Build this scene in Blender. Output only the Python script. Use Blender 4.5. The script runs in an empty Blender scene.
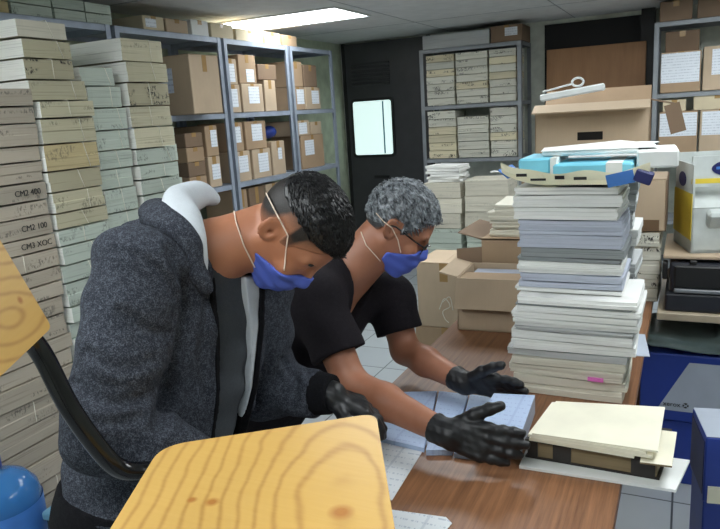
import bpy, bmesh, math, random
import numpy as np
from mathutils import Vector, Matrix, noise
rnd = random.Random(7)
S = bpy.context.scene
COL = S.collection
PI = math.pi

# ------------------------------------------------------------------ camera
IW, IH, FPX = 720, 529, 680.0
CAM = np.array([0, 0, 1.55])
_p, _r, _y = math.radians(12.5), math.radians(3.6), math.radians(26)
_f0 = np.array([-math.sin(_y), math.cos(_y), 0]); _r0 = np.array([math.cos(_y), math.sin(_y), 0]); _u0 = np.array([0, 0, 1.])
FW = _f0*math.cos(_p) - _u0*math.sin(_p)
_u1 = _u0*math.cos(_p) + _f0*math.sin(_p)
RT = _r0*math.cos(_r) - _u1*math.sin(_r)
UP = _u1*math.cos(_r) + _r0*math.sin(_r)

def _ray(px, py): return FW + RT*((px-IW/2)/FPX) - UP*((py-IH/2)/FPX)
def at_d(px, py, D): return CAM + _ray(px, py)*D            # a measured point at a distance from the camera
def at_x(px, py, X): d = _ray(px, py); return CAM + d*(X-CAM[0])/d[0]
def at_y(px, py, Y): d = _ray(px, py); return CAM + d*(Y-CAM[1])/d[1]
def at_z(px, py, Z): d = _ray(px, py); return CAM + d*(Z-CAM[2])/d[2]

cd = bpy.data.cameras.new('camera'); cam = bpy.data.objects.new('camera', cd); COL.objects.link(cam)
cd.sensor_width = 36; cd.lens = FPX/IW*36; cd.clip_start = .02
M = Matrix.Identity(4)
for i in range(3):
    M[i][0], M[i][1], M[i][2], M[i][3] = RT[i], UP[i], -FW[i], CAM[i]
cam.matrix_world = M
S.camera = cam
S.view_settings.view_transform = 'Standard'; S.view_settings.look = 'None'
S.view_settings.gamma = 1; S.view_settings.use_curve_mapping = False
S.view_settings.exposure = 0.0

# ------------------------------------------------------------------ materials
def lin(c):
    return tuple((x/255/12.92 if x/255 <= .04045 else ((x/255+.055)/1.055)**2.4) for x in c) + (1,)

class NT:
    def __init__(s, name):
        s.m = bpy.data.materials.new(name); s.m.use_nodes = True
        s.t = s.m.node_tree; s.b = s.t.nodes['Principled BSDF']
    def n(s, typ, **kw):
        x = s.t.nodes.new(typ)
        for k, v in kw.items():
            if k in x.inputs: x.inputs[k].default_value = v
            else: setattr(x, k, v)
        return x
    def l(s, a, b): s.t.links.new(a, b)
    def coord(s, scale=(1, 1, 1), kind='Object', loc=(0, 0, 0), rot=(0, 0, 0), rand=0):
        tc = s.n('ShaderNodeTexCoord'); mp = s.n('ShaderNodeMapping')
        mp.inputs['Scale'].default_value = scale; mp.inputs['Location'].default_value = loc; mp.inputs['Rotation'].default_value = rot
        out = tc.outputs[kind]
        if rand:
            oi = s.n('ShaderNodeObjectInfo'); mu = s.n('ShaderNodeMath', operation='MULTIPLY'); mu.inputs[1].default_value = rand
            s.l(oi.outputs['Random'], mu.inputs[0])
            ad = s.n('ShaderNodeVectorMath', operation='ADD'); s.l(out, ad.inputs[0]); s.l(mu.outputs[0], ad.inputs[1]); out = ad.outputs[0]
        s.l(out, mp.inputs['Vector']); return mp.outputs[0]
    def noise(s, vec, scale=5, detail=3, rough=.5):
        x = s.n('ShaderNodeTexNoise'); x.inputs['Scale'].default_value = scale; x.inputs['Detail'].default_value = detail
        x.inputs['Roughness'].default_value = rough
        s.l(vec, x.inputs['Vector']); return x.outputs['Fac']
    def ramp(s, fac, stops):
        x = s.n('ShaderNodeValToRGB'); e = x.color_ramp.elements
        while len(e) < len(stops): e.new(.5)
        for k, (p, c) in zip(e, stops): k.position = p; k.color = c
        s.l(fac, x.inputs[0]); return x.outputs[0]
    def mix(s, fac, a, b, mode='MIX'):
        x = s.n('ShaderNodeMix', data_type='RGBA', blend_type=mode)
        for i, v in ((0, fac), (6, a), (7, b)):
            if hasattr(v, 'is_linked') or hasattr(v, 'links'): s.l(v, x.inputs[i])
            else: x.inputs[i].default_value = v
        return x.outputs[2]
    def math(s, op, a, b=0.):
        x = s.n('ShaderNodeMath', operation=op)
        for i, v in ((0, a), (1, b)):
            if hasattr(v, 'links'): s.l(v, x.inputs[i])
            else: x.inputs[i].default_value = v
        return x.outputs[0]
    def bump(s, h, strength=.3, dist=.002):
        x = s.n('ShaderNodeBump'); x.inputs['Strength'].default_value = strength; x.inputs['Distance'].default_value = dist
        s.l(h, x.inputs['Height']); s.l(x.outputs[0], s.b.inputs['Normal'])
    def fin(s, col=None, rough=.6, metal=0, spec=None):
        if col is not None:
            if hasattr(col, 'links'): s.l(col, s.b.inputs['Base Color'])
            else: s.b.inputs['Base Color'].default_value = col
        s.b.inputs['Roughness'].default_value = rough; s.b.inputs['Metallic'].default_value = metal
        if spec is not None: s.b.inputs['Specular IOR Level'].default_value = spec
        return s.m

def m_plain(name, c, rough=.6, metal=0, var=.08, scale=9, bump=.15, spec=None):
    t = NT(name); v = t.coord(); n = t.noise(v, scale, 4)
    a = lin(c); lo = tuple(x*(1-var*2) for x in a[:3])+(1,); hi = tuple(min(1, x*(1+var*2)) for x in a[:3])+(1,)
    col = t.ramp(n, [(.3, lo), (.7, hi)])
    if bump: t.bump(t.noise(v, 220, 2), bump, .0006)
    return t.fin(col, rough, metal, spec)

def m_paper(name, c, c2, ink=.0, inkc=(60, 58, 55), lines=170, rough=.75, tint=.12):
    """edges of stacked sheets: fine horizontal layers, with rows of pen or print marks on the faces"""
    t = NT(name)
    v = t.coord((3, 3, lines), rand=7)
    lay = t.noise(v, 1.0, 2, .6)
    v2 = t.coord((1.5, 1.5, 9), rand=5)
    broad = t.noise(v2, 2.0, 3)
    col = t.mix(broad, lin(c), lin(c2))
    dark = tuple(x*.55 for x in lin(c)[:3])+(1,)
    f = t.ramp(lay, [(.30, (.62, .62, .62, 1)), (.44, (0, 0, 0, 1))])
    col = t.mix(f, col, dark)
    oi = t.n('ShaderNodeObjectInfo')
    tv = t.math('MULTIPLY_ADD', oi.outputs['Random'], tint*2); 
    tv.node.inputs[2].default_value = 1-tint
    cmb = t.n('ShaderNodeCombineXYZ'); t.l(tv, cmb.inputs[0]); t.l(tv, cmb.inputs[1]); t.l(tv, cmb.inputs[2])
    col = t.mix(1.0, col, cmb.outputs[0], 'MULTIPLY')
    if ink:
        w = t.coord((70, 115, 60), rand=9); g = t.noise(w, 1.0, 2, .7)
        rows = t.coord((.7, 1.4, 26), rand=3); rr = t.noise(rows, 1.0, 1)
        blk = t.coord((1, 10, 16), rand=4); bb = t.noise(blk, 1.0, 0)
        a = t.ramp(g, [(.50, (0, 0, 0, 1)), (.58, (1, 1, 1, 1))])
        b = t.ramp(rr, [(.54, (0, 0, 0, 1)), (.60, (1, 1, 1, 1))])
        c_ = t.ramp(bb, [(.46, (0, 0, 0, 1)), (.54, (1, 1, 1, 1))])
        k = t.math('MULTIPLY', t.math('MULTIPLY', a, b), c_)
        k = t.math('MULTIPLY', k, ink)
        col = t.mix(k, col, lin(inkc))
    t.bump(lay, .5, .002)
    return t.fin(col, rough)

def m_card(name, c, var=.1):
    t = NT(name); v = t.coord(rand=6)
    n = t.noise(v, 4, 4); fib = t.noise(t.coord((260, 40, 8)), 1, 2)
    a = lin(c); lo = tuple(x*(1-var) for x in a[:3])+(1,); hi = tuple(min(1, x*(1+var)) for x in a[:3])+(1,)
    col = t.ramp(n, [(.3, lo), (.7, hi)])
    col = t.mix(t.math('MULTIPLY', fib, .18), col, tuple(x*.6 for x in a[:3])+(1,))
    t.bump(t.noise(v, 60, 3), .15, .001)
    return t.fin(col, .8)

def m_print(name, paper, ink, rows=60, cols=170, dens=.5):
    """a printed sheet: rows of small text on paper, in the sheet's own coordinates"""
    t = NT(name)
    tc = t.coord((1, 1, 1), rand=3)
    sx = t.n('ShaderNodeSeparateXYZ'); t.l(tc, sx.inputs[0])
    h = t.math('ADD', sx.outputs['X'], sx.outputs['Y'])
    z = sx.outputs['Z']
    row = t.math('SINE', t.math('MULTIPLY', z, rows*6.283)); rmask = t.ramp(row, [(.45, (0, 0, 0, 1)), (.6, (1, 1, 1, 1))])
    cv = t.n('ShaderNodeCombineXYZ'); t.l(t.math('MULTIPLY', h, cols), cv.inputs[0]); t.l(t.math('MULTIPLY', z, rows*.5), cv.inputs[2])
    g = t.ramp(t.noise(cv.outputs[0], 1, 2), [(dens-.04, (0, 0, 0, 1)), (dens+.04, (1, 1, 1, 1))])
    k = t.math('MULTIPLY', t.math('MULTIPLY', rmask, g), .38)
    return t.fin(t.mix(k, lin(paper), lin(ink)), .7)

def m_emit(name, c, st):
    t = NT(name); t.b.inputs['Base Color'].default_value = lin(c)
    t.b.inputs['Emission Color'].default_value = lin(c); t.b.inputs['Emission Strength'].default_value = st
    return t.m

def m_pine(name, knots):
    t = NT(name)
    tc = t.n('ShaderNodeTexCoord'); base = tc.outputs['Object']
    wn = t.n('ShaderNodeTexNoise'); wn.inputs['Scale'].default_value = 6; wn.inputs['Detail'].default_value = 2; t.l(base, wn.inputs['Vector'])
    out = None
    (kx, ky, sx, sy, rot) = knots[0]
    mp = t.n('ShaderNodeMapping'); mp.vector_type = 'TEXTURE'
    mp.inputs['Location'].default_value = (kx, ky, 0); mp.inputs['Rotation'].default_value = (0, 0, rot); mp.inputs['Scale'].default_value = (sx, sy, 1)
    t.l(base, mp.inputs[0])
    ln = t.n('ShaderNodeVectorMath', operation='LENGTH'); t.l(mp.outputs[0], ln.inputs[0])
    d = t.math('ADD', ln.outputs['Value'], t.math('MULTIPLY', wn.outputs['Fac'], .7))
    w = t.math('SINE', t.math('MULTIPLY', d, 15.0))
    w2 = t.math('POWER', t.math('MULTIPLY_ADD', w, .5), 5.0)
    w2.node.inputs[0].links[0].from_node.inputs[2].default_value = .5
    fine = t.noise(t.coord((14, 160, 14), rot=(0, 0, rot)), 1, 3)
    col = t.mix(t.math('MULTIPLY', w2, .62), lin((204, 162, 86)), lin((154, 102, 42)))
    col = t.mix(t.math('MULTIPLY', fine, .35), col, lin((222, 186, 112)))
    for (kx, ky, r) in [(k[0], k[1], k[2]) for k in knots[1:]]:
        vd = t.n('ShaderNodeVectorMath', operation='DISTANCE'); vd.inputs[1].default_value = (kx, ky, 0); 
        fl = t.n('ShaderNodeVectorMath', operation='MULTIPLY'); fl.inputs[1].default_value = (1, 1, 0); t.l(base, fl.inputs[0]); t.l(fl.outputs[0], vd.inputs[0])
        k = t.ramp(t.math('DIVIDE', vd.outputs['Value'], r), [(.35, (.85, .85, .85, 1)), (1., (0, 0, 0, 1))])
        col = t.mix(k, col, lin((168, 104, 42)))
    t.bump(fine, .08, .001)
    t.b.inputs['Coat Weight'].default_value = .25; t.b.inputs['Coat Roughness'].default_value = .25
    return t.fin(col, .42)

def m_wood(name, a, b, scale=(30, 2.0, 30), rough=.4):
    t = NT(name); n1 = t.noise(t.coord(scale), 1, 6, .7); n2 = t.noise(t.coord((5, .8, 5)), 1, 3)
    col = t.ramp(n1, [(.32, lin(a)), (.68, lin(b))])
    col = t.mix(t.math('MULTIPLY', n2, .35), col, tuple(x*.6 for x in lin(a)[:3])+(1,))
    t.bump(n1, .06, .001)
    return t.fin(col, rough)

def m_knit(name, base, fleck, amt=.55):
    t = NT(name); v = t.coord()
    f = t.noise(v, 420, 3, .75); g = t.noise(v, 120, 2); lg = t.noise(v, 12, 3)
    k = t.ramp(t.math('ADD', t.math('MULTIPLY', f, .75), t.math('MULTIPLY', g, .25)), [(.46, (0, 0, 0, 1)), (.66, (1, 1, 1, 1))])
    col = t.mix(t.math('MULTIPLY', k, amt), lin(base), lin(fleck))
    h = t.math('ADD', t.math('MULTIPLY', lg, 6), f)
    t.bump(h, .45, .003)
    m = t.fin(col, .95, spec=.15)
    return m

def m_skin(name, c, c2):
    t = NT(name); v = t.coord(); n = t.noise(v, 14, 3)
    col = t.ramp(n, [(.35, lin(c)), (.65, lin(c2))])
    t.bump(t.noise(v, 500, 2), .12, .0006)
    t.b.inputs['Subsurface Weight'].default_value = .12; t.b.inputs['Subsurface Radius'].default_value = (.01, .004, .002)
    t.b.inputs['Subsurface Scale'].default_value = .5
    return t.fin(col, .48)

def m_hair(name, a, b, rough=.35, sc=160):
    t = NT(name); v = t.coord((1, 1, 1)); n = t.noise(v, sc, 3, .7)
    col = t.ramp(n, [(.35, lin(a)), (.7, lin(b))]); t.bump(n, .5, .002)
    return t.fin(col, rough)

def m_fade(name, skin, a, b):
    t = NT(name); at = t.n('ShaderNodeAttribute', attribute_name='hair_density'); n = t.noise(t.coord(), 420, 3, .7)
    hairc = t.ramp(n, [(.35, lin(a)), (.7, lin(b))])
    k = t.math('ADD', at.outputs['Fac'], t.math('MULTIPLY_ADD', n, .5)); k.node.inputs[1].links[0].from_node.inputs[2].default_value = -.25
    kk = t.ramp(k, [(.0, (.1, .1, .1, 1)), (.8, (1, 1, 1, 1))])
    t.bump(n, .3, .001)
    return t.fin(t.mix(kk, lin(skin), hairc), .55)

def m_tiles(name):
    t = NT(name); tc = t.coord((1, 1, 1))
    br = t.n('ShaderNodeTexBrick'); br.offset = 0; br.inputs['Scale'].default_value = 1.0
    br.inputs['Brick Width'].default_value = .33; br.inputs['Row Height'].default_value = .33
    br.inputs['Mortar Size'].default_value = .004; br.inputs['Mortar'].default_value = lin((60, 62, 66))
    br.inputs['Color1'].default_value = lin((178, 184, 188)); br.inputs['Color2'].default_value = lin((168, 174, 180))
    t.l(tc, br.inputs['Vector'])
    n = t.noise(tc, 7, 4)
    col = t.mix(t.math('MULTIPLY', n, .3), br.outputs['Color'], lin((140, 146, 152)))
    return t.fin(col, .3)

def m_glass_blue(name):
    t = NT(name); t.b.inputs['Transmission Weight'].default_value = .55; t.b.inputs['IOR'].default_value = 1.33
    n = t.noise(t.coord(), 8, 2)
    return t.fin(t.mix(n, lin((90, 160, 225)), lin((60, 130, 205))), .12)

def m_tape(name):
    t = NT(name); n = t.noise(t.coord(), 30, 2)
    return t.fin(t.mix(n, lin((160, 128, 84)), lin((176, 144, 98))), .25)

MT = dict(
    wall=m_plain('painted_wall', (214, 218, 208), .85, bump=.1), wallg=m_plain('pale_green_wall', (186, 196, 172), .85),
    ceil=m_plain('ceiling_board', (214, 216, 216), .9, var=.03), floor=m_tiles('floor_tiles'),
    darkmetal=m_plain('dark_painted_metal', (58, 59, 62), .45, var=.05), black=m_plain('black_paint', (20, 20, 22), .5),
    frame=m_plain('black_tube_enamel', (14, 14, 16), .18, bump=0), chrome=m_plain('bright_metal', (200, 200, 205), .2, 1, bump=0),
    steel=m_plain('grey_shelf_steel', (158, 168, 184), .45, .15, var=.06), steel2=m_plain('grey_shelf_steel_dull', (140, 145, 150), .5, .15, var=.06),
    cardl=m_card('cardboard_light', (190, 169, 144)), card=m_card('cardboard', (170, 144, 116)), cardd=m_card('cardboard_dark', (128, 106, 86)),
    cardy=m_card('cardboard_cream', (210, 196, 166)), cardin=m_card('cardboard_inside', (110, 86, 62)),
    tape=m_tape('packing_tape'), string=m_plain('white_string', (225, 222, 208), .8, bump=.2),
    label=m_print('printed_label', (226, 232, 240), (120, 130, 150), 45, 150, .48), labelb=m_print('bluish_label', (205, 215, 232), (95, 110, 150), 30, 120, .47),
    white=m_plain('white_paper', (232, 234, 232), .7, var=.03), cream=m_plain('cream_folder_card', (238, 233, 212), .65, var=.03),
    pa=m_paper('bundle_paper_pinkish', (182, 170, 152), (168, 160, 146), .6), pb=m_paper('bundle_paper_beige', (190, 182, 152), (180, 176, 152), .5),
    pbt=m_paper('bundle_paper_tan', (184, 166, 122), (188, 174, 136), .5), pc=m_paper('bundle_paper_greygreen', (186, 196, 184), (176, 186, 176), .5),
    pdk=m_paper('bundle_paper_marked', (176, 168, 140), (166, 160, 136), 1.0, (30, 28, 26)),
    pd=m_paper('bundle_paper_sand', (198, 190, 162), (186, 182, 158), .5), pend=m_paper('bundle_cut_ends', (246, 246, 240), (238, 238, 232), 0, lines=300, tint=.05), pw=m_paper('bundle_paper_pale', (212, 206, 188), (202, 198, 184), .2),
    bx=m_paper('boxed_form_bundle', (216, 214, 200), (204, 204, 192), 1.0, (46, 44, 42), 60), bxy=m_paper('boxed_form_bundle_cream', (218, 208, 178), (208, 200, 172), 1.0, (50, 46, 40), 60),
    sw=m_paper('white_sheaf', (236, 236, 232), (222, 224, 222), 0, lines=420, tint=.05), sg=m_paper('grey_sheaf', (176, 180, 182), (196, 198, 198), 0, lines=420, tint=.06),
    sb=m_paper('bluish_sheaf', (196, 202, 216), (176, 182, 198), 0, lines=420, tint=.05), sd=m_paper('dark_grey_sheaf', (128, 134, 136), (150, 154, 154), 0, lines=420),
    sc=m_paper('cream_sheaf', (226, 222, 206), (212, 208, 194), .0, lines=420, tint=.05),
    table=m_wood('table_veneer', (112, 74, 48), (166, 116, 80), (80, 2.6, 80)), tedge=m_plain('table_edge', (96, 62, 42), .5),
    panel=m_wood('brown_board', (138, 100, 66), (158, 116, 78), (12, 12, 1.2), .55), desk=m_plain('beige_desk_laminate', (170, 156, 134), .5),
    deskdark=m_plain('dark_desk_panel', (62, 54, 48), .6),
    printer=m_plain('black_printer_plastic', (34, 36, 44), .35, bump=.1), printg=m_plain('grey_printer_plastic', (120, 124, 130), .35),
    blue=m_plain('carton_blue', (36, 62, 150), .45, var=.05), bluel=m_plain('carton_pale_blue_grey', (176, 184, 198), .5, var=.03), bluem=m_plain('carton_mid_blue', (64, 120, 196), .5),
    navy=m_plain('carton_navy', (30, 36, 96), .5), cyan=m_plain('cyan_wrapper', (128, 210, 234), .45, var=.05), yellow=m_plain('carton_yellow', (226, 200, 70), .5, var=.05),
    toner=m_plain('carton_grey_white', (196, 202, 200), .5), plastic=m_plain('clear_plastic_sheet', (120, 136, 134), .2, var=.2, scale=4), wplastic=m_plain('white_plastic_bag', (238, 242, 242), .35, var=.02),
    teal=m_plain('teal_crate_plastic', (96, 140, 164), .4), tealdark=m_plain('dark_teal_plastic', (40, 62, 74), .5), jug=m_glass_blue('blue_jug_plastic'),
    form=m_print('blue_form_sheet', (176, 196, 232), (110, 130, 180), 40, 90, .5), formw=m_print('white_form_sheet', (232, 236, 240), (140, 150, 165), 40, 90, .52),
    binder=m_plain('dark_binder', (40, 36, 34), .5), olive=m_paper('old_binder_pages', (142, 124, 92), (120, 104, 78), 0, lines=500), magenta=m_plain('pink_tab', (226, 120, 200), .5, bump=0),
    skin1=m_skin('skin_tan', (170, 112, 82), (182, 124, 94)), skin2=m_skin('skin_brown', (160, 106, 80), (174, 118, 92)),
    lens=m_plain('spectacle_lens', (40, 36, 36), .08, bump=0), eye=m_plain('eye_white', (210, 205, 200), .2, bump=0),
    hair1=m_hair('black_hair', (8, 8, 10), (34, 33, 36)), fade1=m_fade('cropped_dark_hair', (172, 116, 86), (14, 12, 12), (46, 38, 34)), hair2=m_hair('grey_hair', (62, 66, 72), (176, 182, 188), .45, 70), fade2=m_fade('dark_grey_hair', (160, 108, 82), (30, 30, 32), (88, 90, 94)),
    hoodie=m_knit('heathered_navy_knit', (42, 45, 53), (128, 134, 146), .5), rib=m_knit('black_rib_knit', (16, 16, 19), (40, 40, 46), .4), lining=m_knit('pale_grey_jersey', (196, 202, 208), (222, 226, 230), .3),
    tee1=m_knit('charcoal_jersey', (70, 74, 79), (96, 100, 104), .3), tee2=m_knit('black_jersey', (34, 31, 35), (60, 56, 62), .3), jeans=m_knit('dark_trousers', (20, 21, 26), (40, 42, 50), .3),
    shoe=m_plain('black_shoe', (22, 21, 21), .4), mask=m_plain('blue_mask_fabric', (88, 110, 208), .7, var=.04, bump=.4), elastic=m_plain('white_elastic', (232, 214, 196), .7, bump=0),
    glove=m_plain('black_nitrile', (22, 22, 25), .46, var=.1, scale=40, bump=.3), ink=m_plain('marker_ink', (34, 32, 34), .6, bump=0), inkw=m_plain('white_print', (225, 228, 235), .5, bump=0),
    lit=m_emit('lit_diffuser', (244, 250, 252), 12.0), pane=m_emit('lit_corridor_glass', (214, 238, 234), .9),
    hole=m_plain('hole_shade', (16, 12, 10), .9, bump=0), pinee=m_plain('pine_edge', (206, 160, 92), .5),  # hole: near-black put in for the shade inside openings
    dark=m_plain('opening_shade_black', (16, 16, 18), .7),  # near-black that stands in for the shade of the dark opening
)

# ------------------------------------------------------------------ object helpers
def tag(o, label=None, cat=None, group=None, kind=None):
    if label: o['label'] = label
    if cat: o['category'] = cat
    if group: o['group'] = group
    if kind: o['kind'] = kind
    return o

def link(name, me, mat, parent=None, smooth=False):
    o = bpy.data.objects.new(name, me); COL.objects.link(o)
    for m in (mat if isinstance(mat, (list, tuple)) else [mat]): me.materials.append(m)
    if smooth:
        me.polygons.foreach_set('use_smooth', [True]*len(me.polygons))
    if parent: o.parent = parent
    return o

def thing(name, label, cat, loc=(0, 0, 0), rz=0, group=None):
    o = bpy.data.objects.new(name, None); COL.objects.link(o); o.location = loc; o.rotation_euler = (0, 0, rz)
    o.empty_display_size = .05
    return tag(o, label, cat, group)

class MB:
    def __init__(s): s.bm = bmesh.new()
    def box(s, lo, hi, bev=0, rot=None, piv=None, mat=0, seg=1):
        c = [(a+b)/2 for a, b in zip(lo, hi)]; d = [max(b-a, 1e-5) for a, b in zip(lo, hi)]
        r = bmesh.ops.create_cube(s.bm, size=1, matrix=Matrix.Translation(c) @ Matrix.Diagonal((*d, 1)))
        vs = r['verts']
        if bev:
            es = list({e for v in vs for e in v.link_edges})
            rb = bmesh.ops.bevel(s.bm, geom=es, offset=min(bev, min(d)*.45), segments=seg, affect='EDGES', profile=.5)
            vs = list({v for f in rb['faces'] for v in f.verts} | {v for v in vs if v.is_valid})
        fs = {f for v in vs for f in v.link_faces}
        for f in fs: f.material_index = mat
        if rot is not None:
            p = Vector(piv if piv is not None else c)
            bmesh.ops.rotate(s.bm, verts=vs, cent=p, matrix=rot)
        return vs
    def tube(s, pts, r, n=10, closed=False, mat=0, cap=True):
        pts = [Vector(p) for p in pts]; N = len(pts); rs = r if isinstance(r, (list, tuple)) else [r]*N
        tang = [((pts[(i+1) % N] if closed or i+1 < N else pts[i]) - (pts[i-1] if closed or i > 0 else pts[i])).normalized() for i in range(N)]
        ref = Vector((0, 0, 1)) if abs(tang[0].z) < .9 else Vector((1, 0, 0))
        u = tang[0].cross(ref).normalized(); rings = []
        for i in range(N):
            u = (u - tang[i]*u.dot(tang[i])).normalized(); w = tang[i].cross(u)
            rings.append([s.bm.verts.new(pts[i] + (u*math.cos(a)+w*math.sin(a))*rs[i]) for a in [2*PI*k/n for k in range(n)]])
        for i in range(N if closed else N-1):
            a, b = rings[i], rings[(i+1) % N]
            for k in range(n):
                f = s.bm.faces.new((a[k], a[(k+1) % n], b[(k+1) % n], b[k])); f.material_index = mat; f.smooth = True
        if cap and not closed:
            for rg, rev in ((rings[0], True), (rings[-1], False)):
                f = s.bm.faces.new(list(reversed(rg)) if rev else rg); f.material_index = mat
    def prism(s, outline, z0, z1, mat=0, sidemat=None):
        lo = [s.bm.verts.new((x, y, z0)) for x, y in outline]; hi = [s.bm.verts.new((x, y, z1)) for x, y in outline]
        n = len(outline); vs = lo+hi
        s.bm.faces.new(list(reversed(lo))).material_index = mat; s.bm.faces.new(hi).material_index = mat
        for i in range(n):
            s.bm.faces.new((lo[i], lo[(i+1) % n], hi[(i+1) % n], hi[i])).material_index = mat if sidemat is None else sidemat
        return vs
    def lathe(s, prof, n=32, cx=0, cy=0, mat=0):
        rings = []
        for r, z in prof:
            rings.append([s.bm.verts.new((cx+r*math.cos(2*PI*k/n), cy+r*math.sin(2*PI*k/n), z)) for k in range(n)] if r > 1e-6 else [s.bm.verts.new((cx, cy, z))])
        for a, b in zip(rings, rings[1:]):
            for k in range(n):
                q = [a[k % len(a)], a[(k+1) % len(a)], b[(k+1) % len(b)], b[k % len(b)]]
                q = list(dict.fromkeys(q))
                if len(q) > 2:
                    f = s.bm.faces.new(q); f.material_index = mat; f.smooth = True
    def xform(s, m, vs=None):
        bmesh.ops.transform(s.bm, matrix=m, verts=vs or s.bm.verts)
    def build(s, name, mat, parent=None, recalc=True):
        if recalc: bmesh.ops.recalc_face_normals(s.bm, faces=s.bm.faces)
        me = bpy.data.meshes.new(name); s.bm.to_mesh(me); s.bm.free()
        return link(name, me, mat, parent)

def bx(name, lo, hi, mat, parent=None, bev=0, **kw):
    b = MB(); b.box(lo, hi, bev, **kw); return b.build(name, mat, parent)

def spline(pts, n=8):
    pts = [Vector(p) for p in pts]; P = [pts[0]*2-pts[1]] + pts + [pts[-1]*2-pts[-2]]; out = []
    for i in range(1, len(P)-2):
        for k in range(n):
            t = k/n; a, b, c, d = P[i-1:i+3]
            out.append(.5*((2*b) + (c-a)*t + (2*a-5*b+4*c-d)*t*t + (3*b-a-3*c+d)*t**3))
    return out + [pts[-1]]

def round_poly(cs, rads, n=8):
    out = []; N = len(cs)
    for i in range(N):
        p = Vector(cs[i]); a = (Vector(cs[i-1])-p); b = (Vector(cs[(i+1) % N])-p)
        ang = a.angle(b); t = rads[i]/math.tan(ang/2); an, bn = a.normalized(), b.normalized()
        p0, p1 = p+an*t, p+bn*t
        for k in range(n+1):
            s = k/n; out.append(tuple(p0*(1-s)**2 + p*2*s*(1-s) + p1*s*s))
    return out

def text_mesh(name, txt, size, mat, parent, mtx):
    cu = bpy.data.curves.new(name, 'FONT'); cu.body = txt; cu.size = size; cu.align_x = 'CENTER'; cu.align_y = 'CENTER'; cu.extrude = .0006
    o = bpy.data.objects.new('tmp', cu); COL.objects.link(o)
    me = bpy.data.meshes.new_from_object(o.evaluated_get(bpy.context.evaluated_depsgraph_get()))
    bpy.data.objects.remove(o); bpy.data.curves.remove(cu)
    me.transform(mtx); me.materials.clear()
    return link(name, me, mat, parent)

def frame_m(origin, xdir, ydir):
    x = Vector(xdir).normalized(); y = Vector(ydir).normalized(); z = x.cross(y)
    m = Matrix.Identity(4)
    for i in range(3): m[i][0], m[i][1], m[i][2], m[i][3] = x[i], y[i], z[i], origin[i]
    return m

# stack of sheets: local x = depth (front at +x), y = width, z = height
def sheaf(w, d, h, n=7, jit=.004, wave=.003, seed=0, rnd_c=.006, ends=False):
    r = random.Random(seed); bm = bmesh.new()
    ns = 7
    ph = r.uniform(0, 6); rings = []
    def ring(z, ox, oy, dw, dd):
        pts = []
        W, D = w/2+dw, d/2+dd
        path = [(D, -W, D, W), (D, W, -D, W), (-D, W, -D, -W), (-D, -W, D, -W)]
        for (x0, y0, x1, y1) in path:
            for k in range(ns):
                t = k/ns; x, y = x0+(x1-x0)*t, y0+(y1-y0)*t
                cx = max(0, abs(x)+rnd_c-D); cy = max(0, abs(y)+rnd_c-W)
                if cx > 0 and cy > 0: x *= 1-rnd_c*.3/D; y *= 1-rnd_c*.3/W
                zz = z + wave*math.sin(y/w*5+ph)*(z/h) + wave*.5*math.sin(x/d*4+ph*2)*(z/h)
                pts.append(bm.verts.new((x+ox, y+oy, zz)))
        return pts
    z = 0
    for i in range(n):
        t = h/n; ox, oy, dw, dd = r.uniform(-jit, jit), r.uniform(-jit, jit), r.uniform(-jit, jit)*.6, r.uniform(-jit, jit)*.6
        rings.append(ring(z+t*.04, ox, oy, dw, dd)); rings.append(ring(z+t*.96, ox, oy, dw, dd)); z += t
    N = ns*4
    for a, b in zip(rings, rings[1:]):
        for k in range(N): bm.faces.new((a[k], a[(k+1) % N], b[(k+1) % N], b[k])).material_index = 1 if ends and k//ns in (1, 3) else 0
    bm.faces.new(list(reversed(rings[0]))); bm.faces.new(rings[-1])
    me = bpy.data.meshes.new('sheaf'); bm.to_mesh(me); bm.free()
    return me

ORD = ['topmost', 'second', 'third', 'fourth', 'fifth', 'sixth', 'seventh', 'eighth', 'ninth', 'tenth', 'eleventh', 'twelfth', 'thirteenth', 'fourteenth',
       'fifteenth', 'sixteenth', 'seventeenth', 'eighteenth', 'nineteenth', 'twentieth', 'twenty-first', 'twenty-second', 'twenty-third', 'twenty-fourth',
       'twenty-fifth', 'twenty-sixth', 'twenty-seventh', 'twenty-eighth', 'twenty-ninth', 'thirtieth', 'thirty-first', 'thirty-second', 'thirty-third', 'thirty-fourth', 'thirty-fifth', 'thirty-sixth']
def nth(i): return 'topmost' if i == 0 else ORD[i] + ' from the top'

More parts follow.
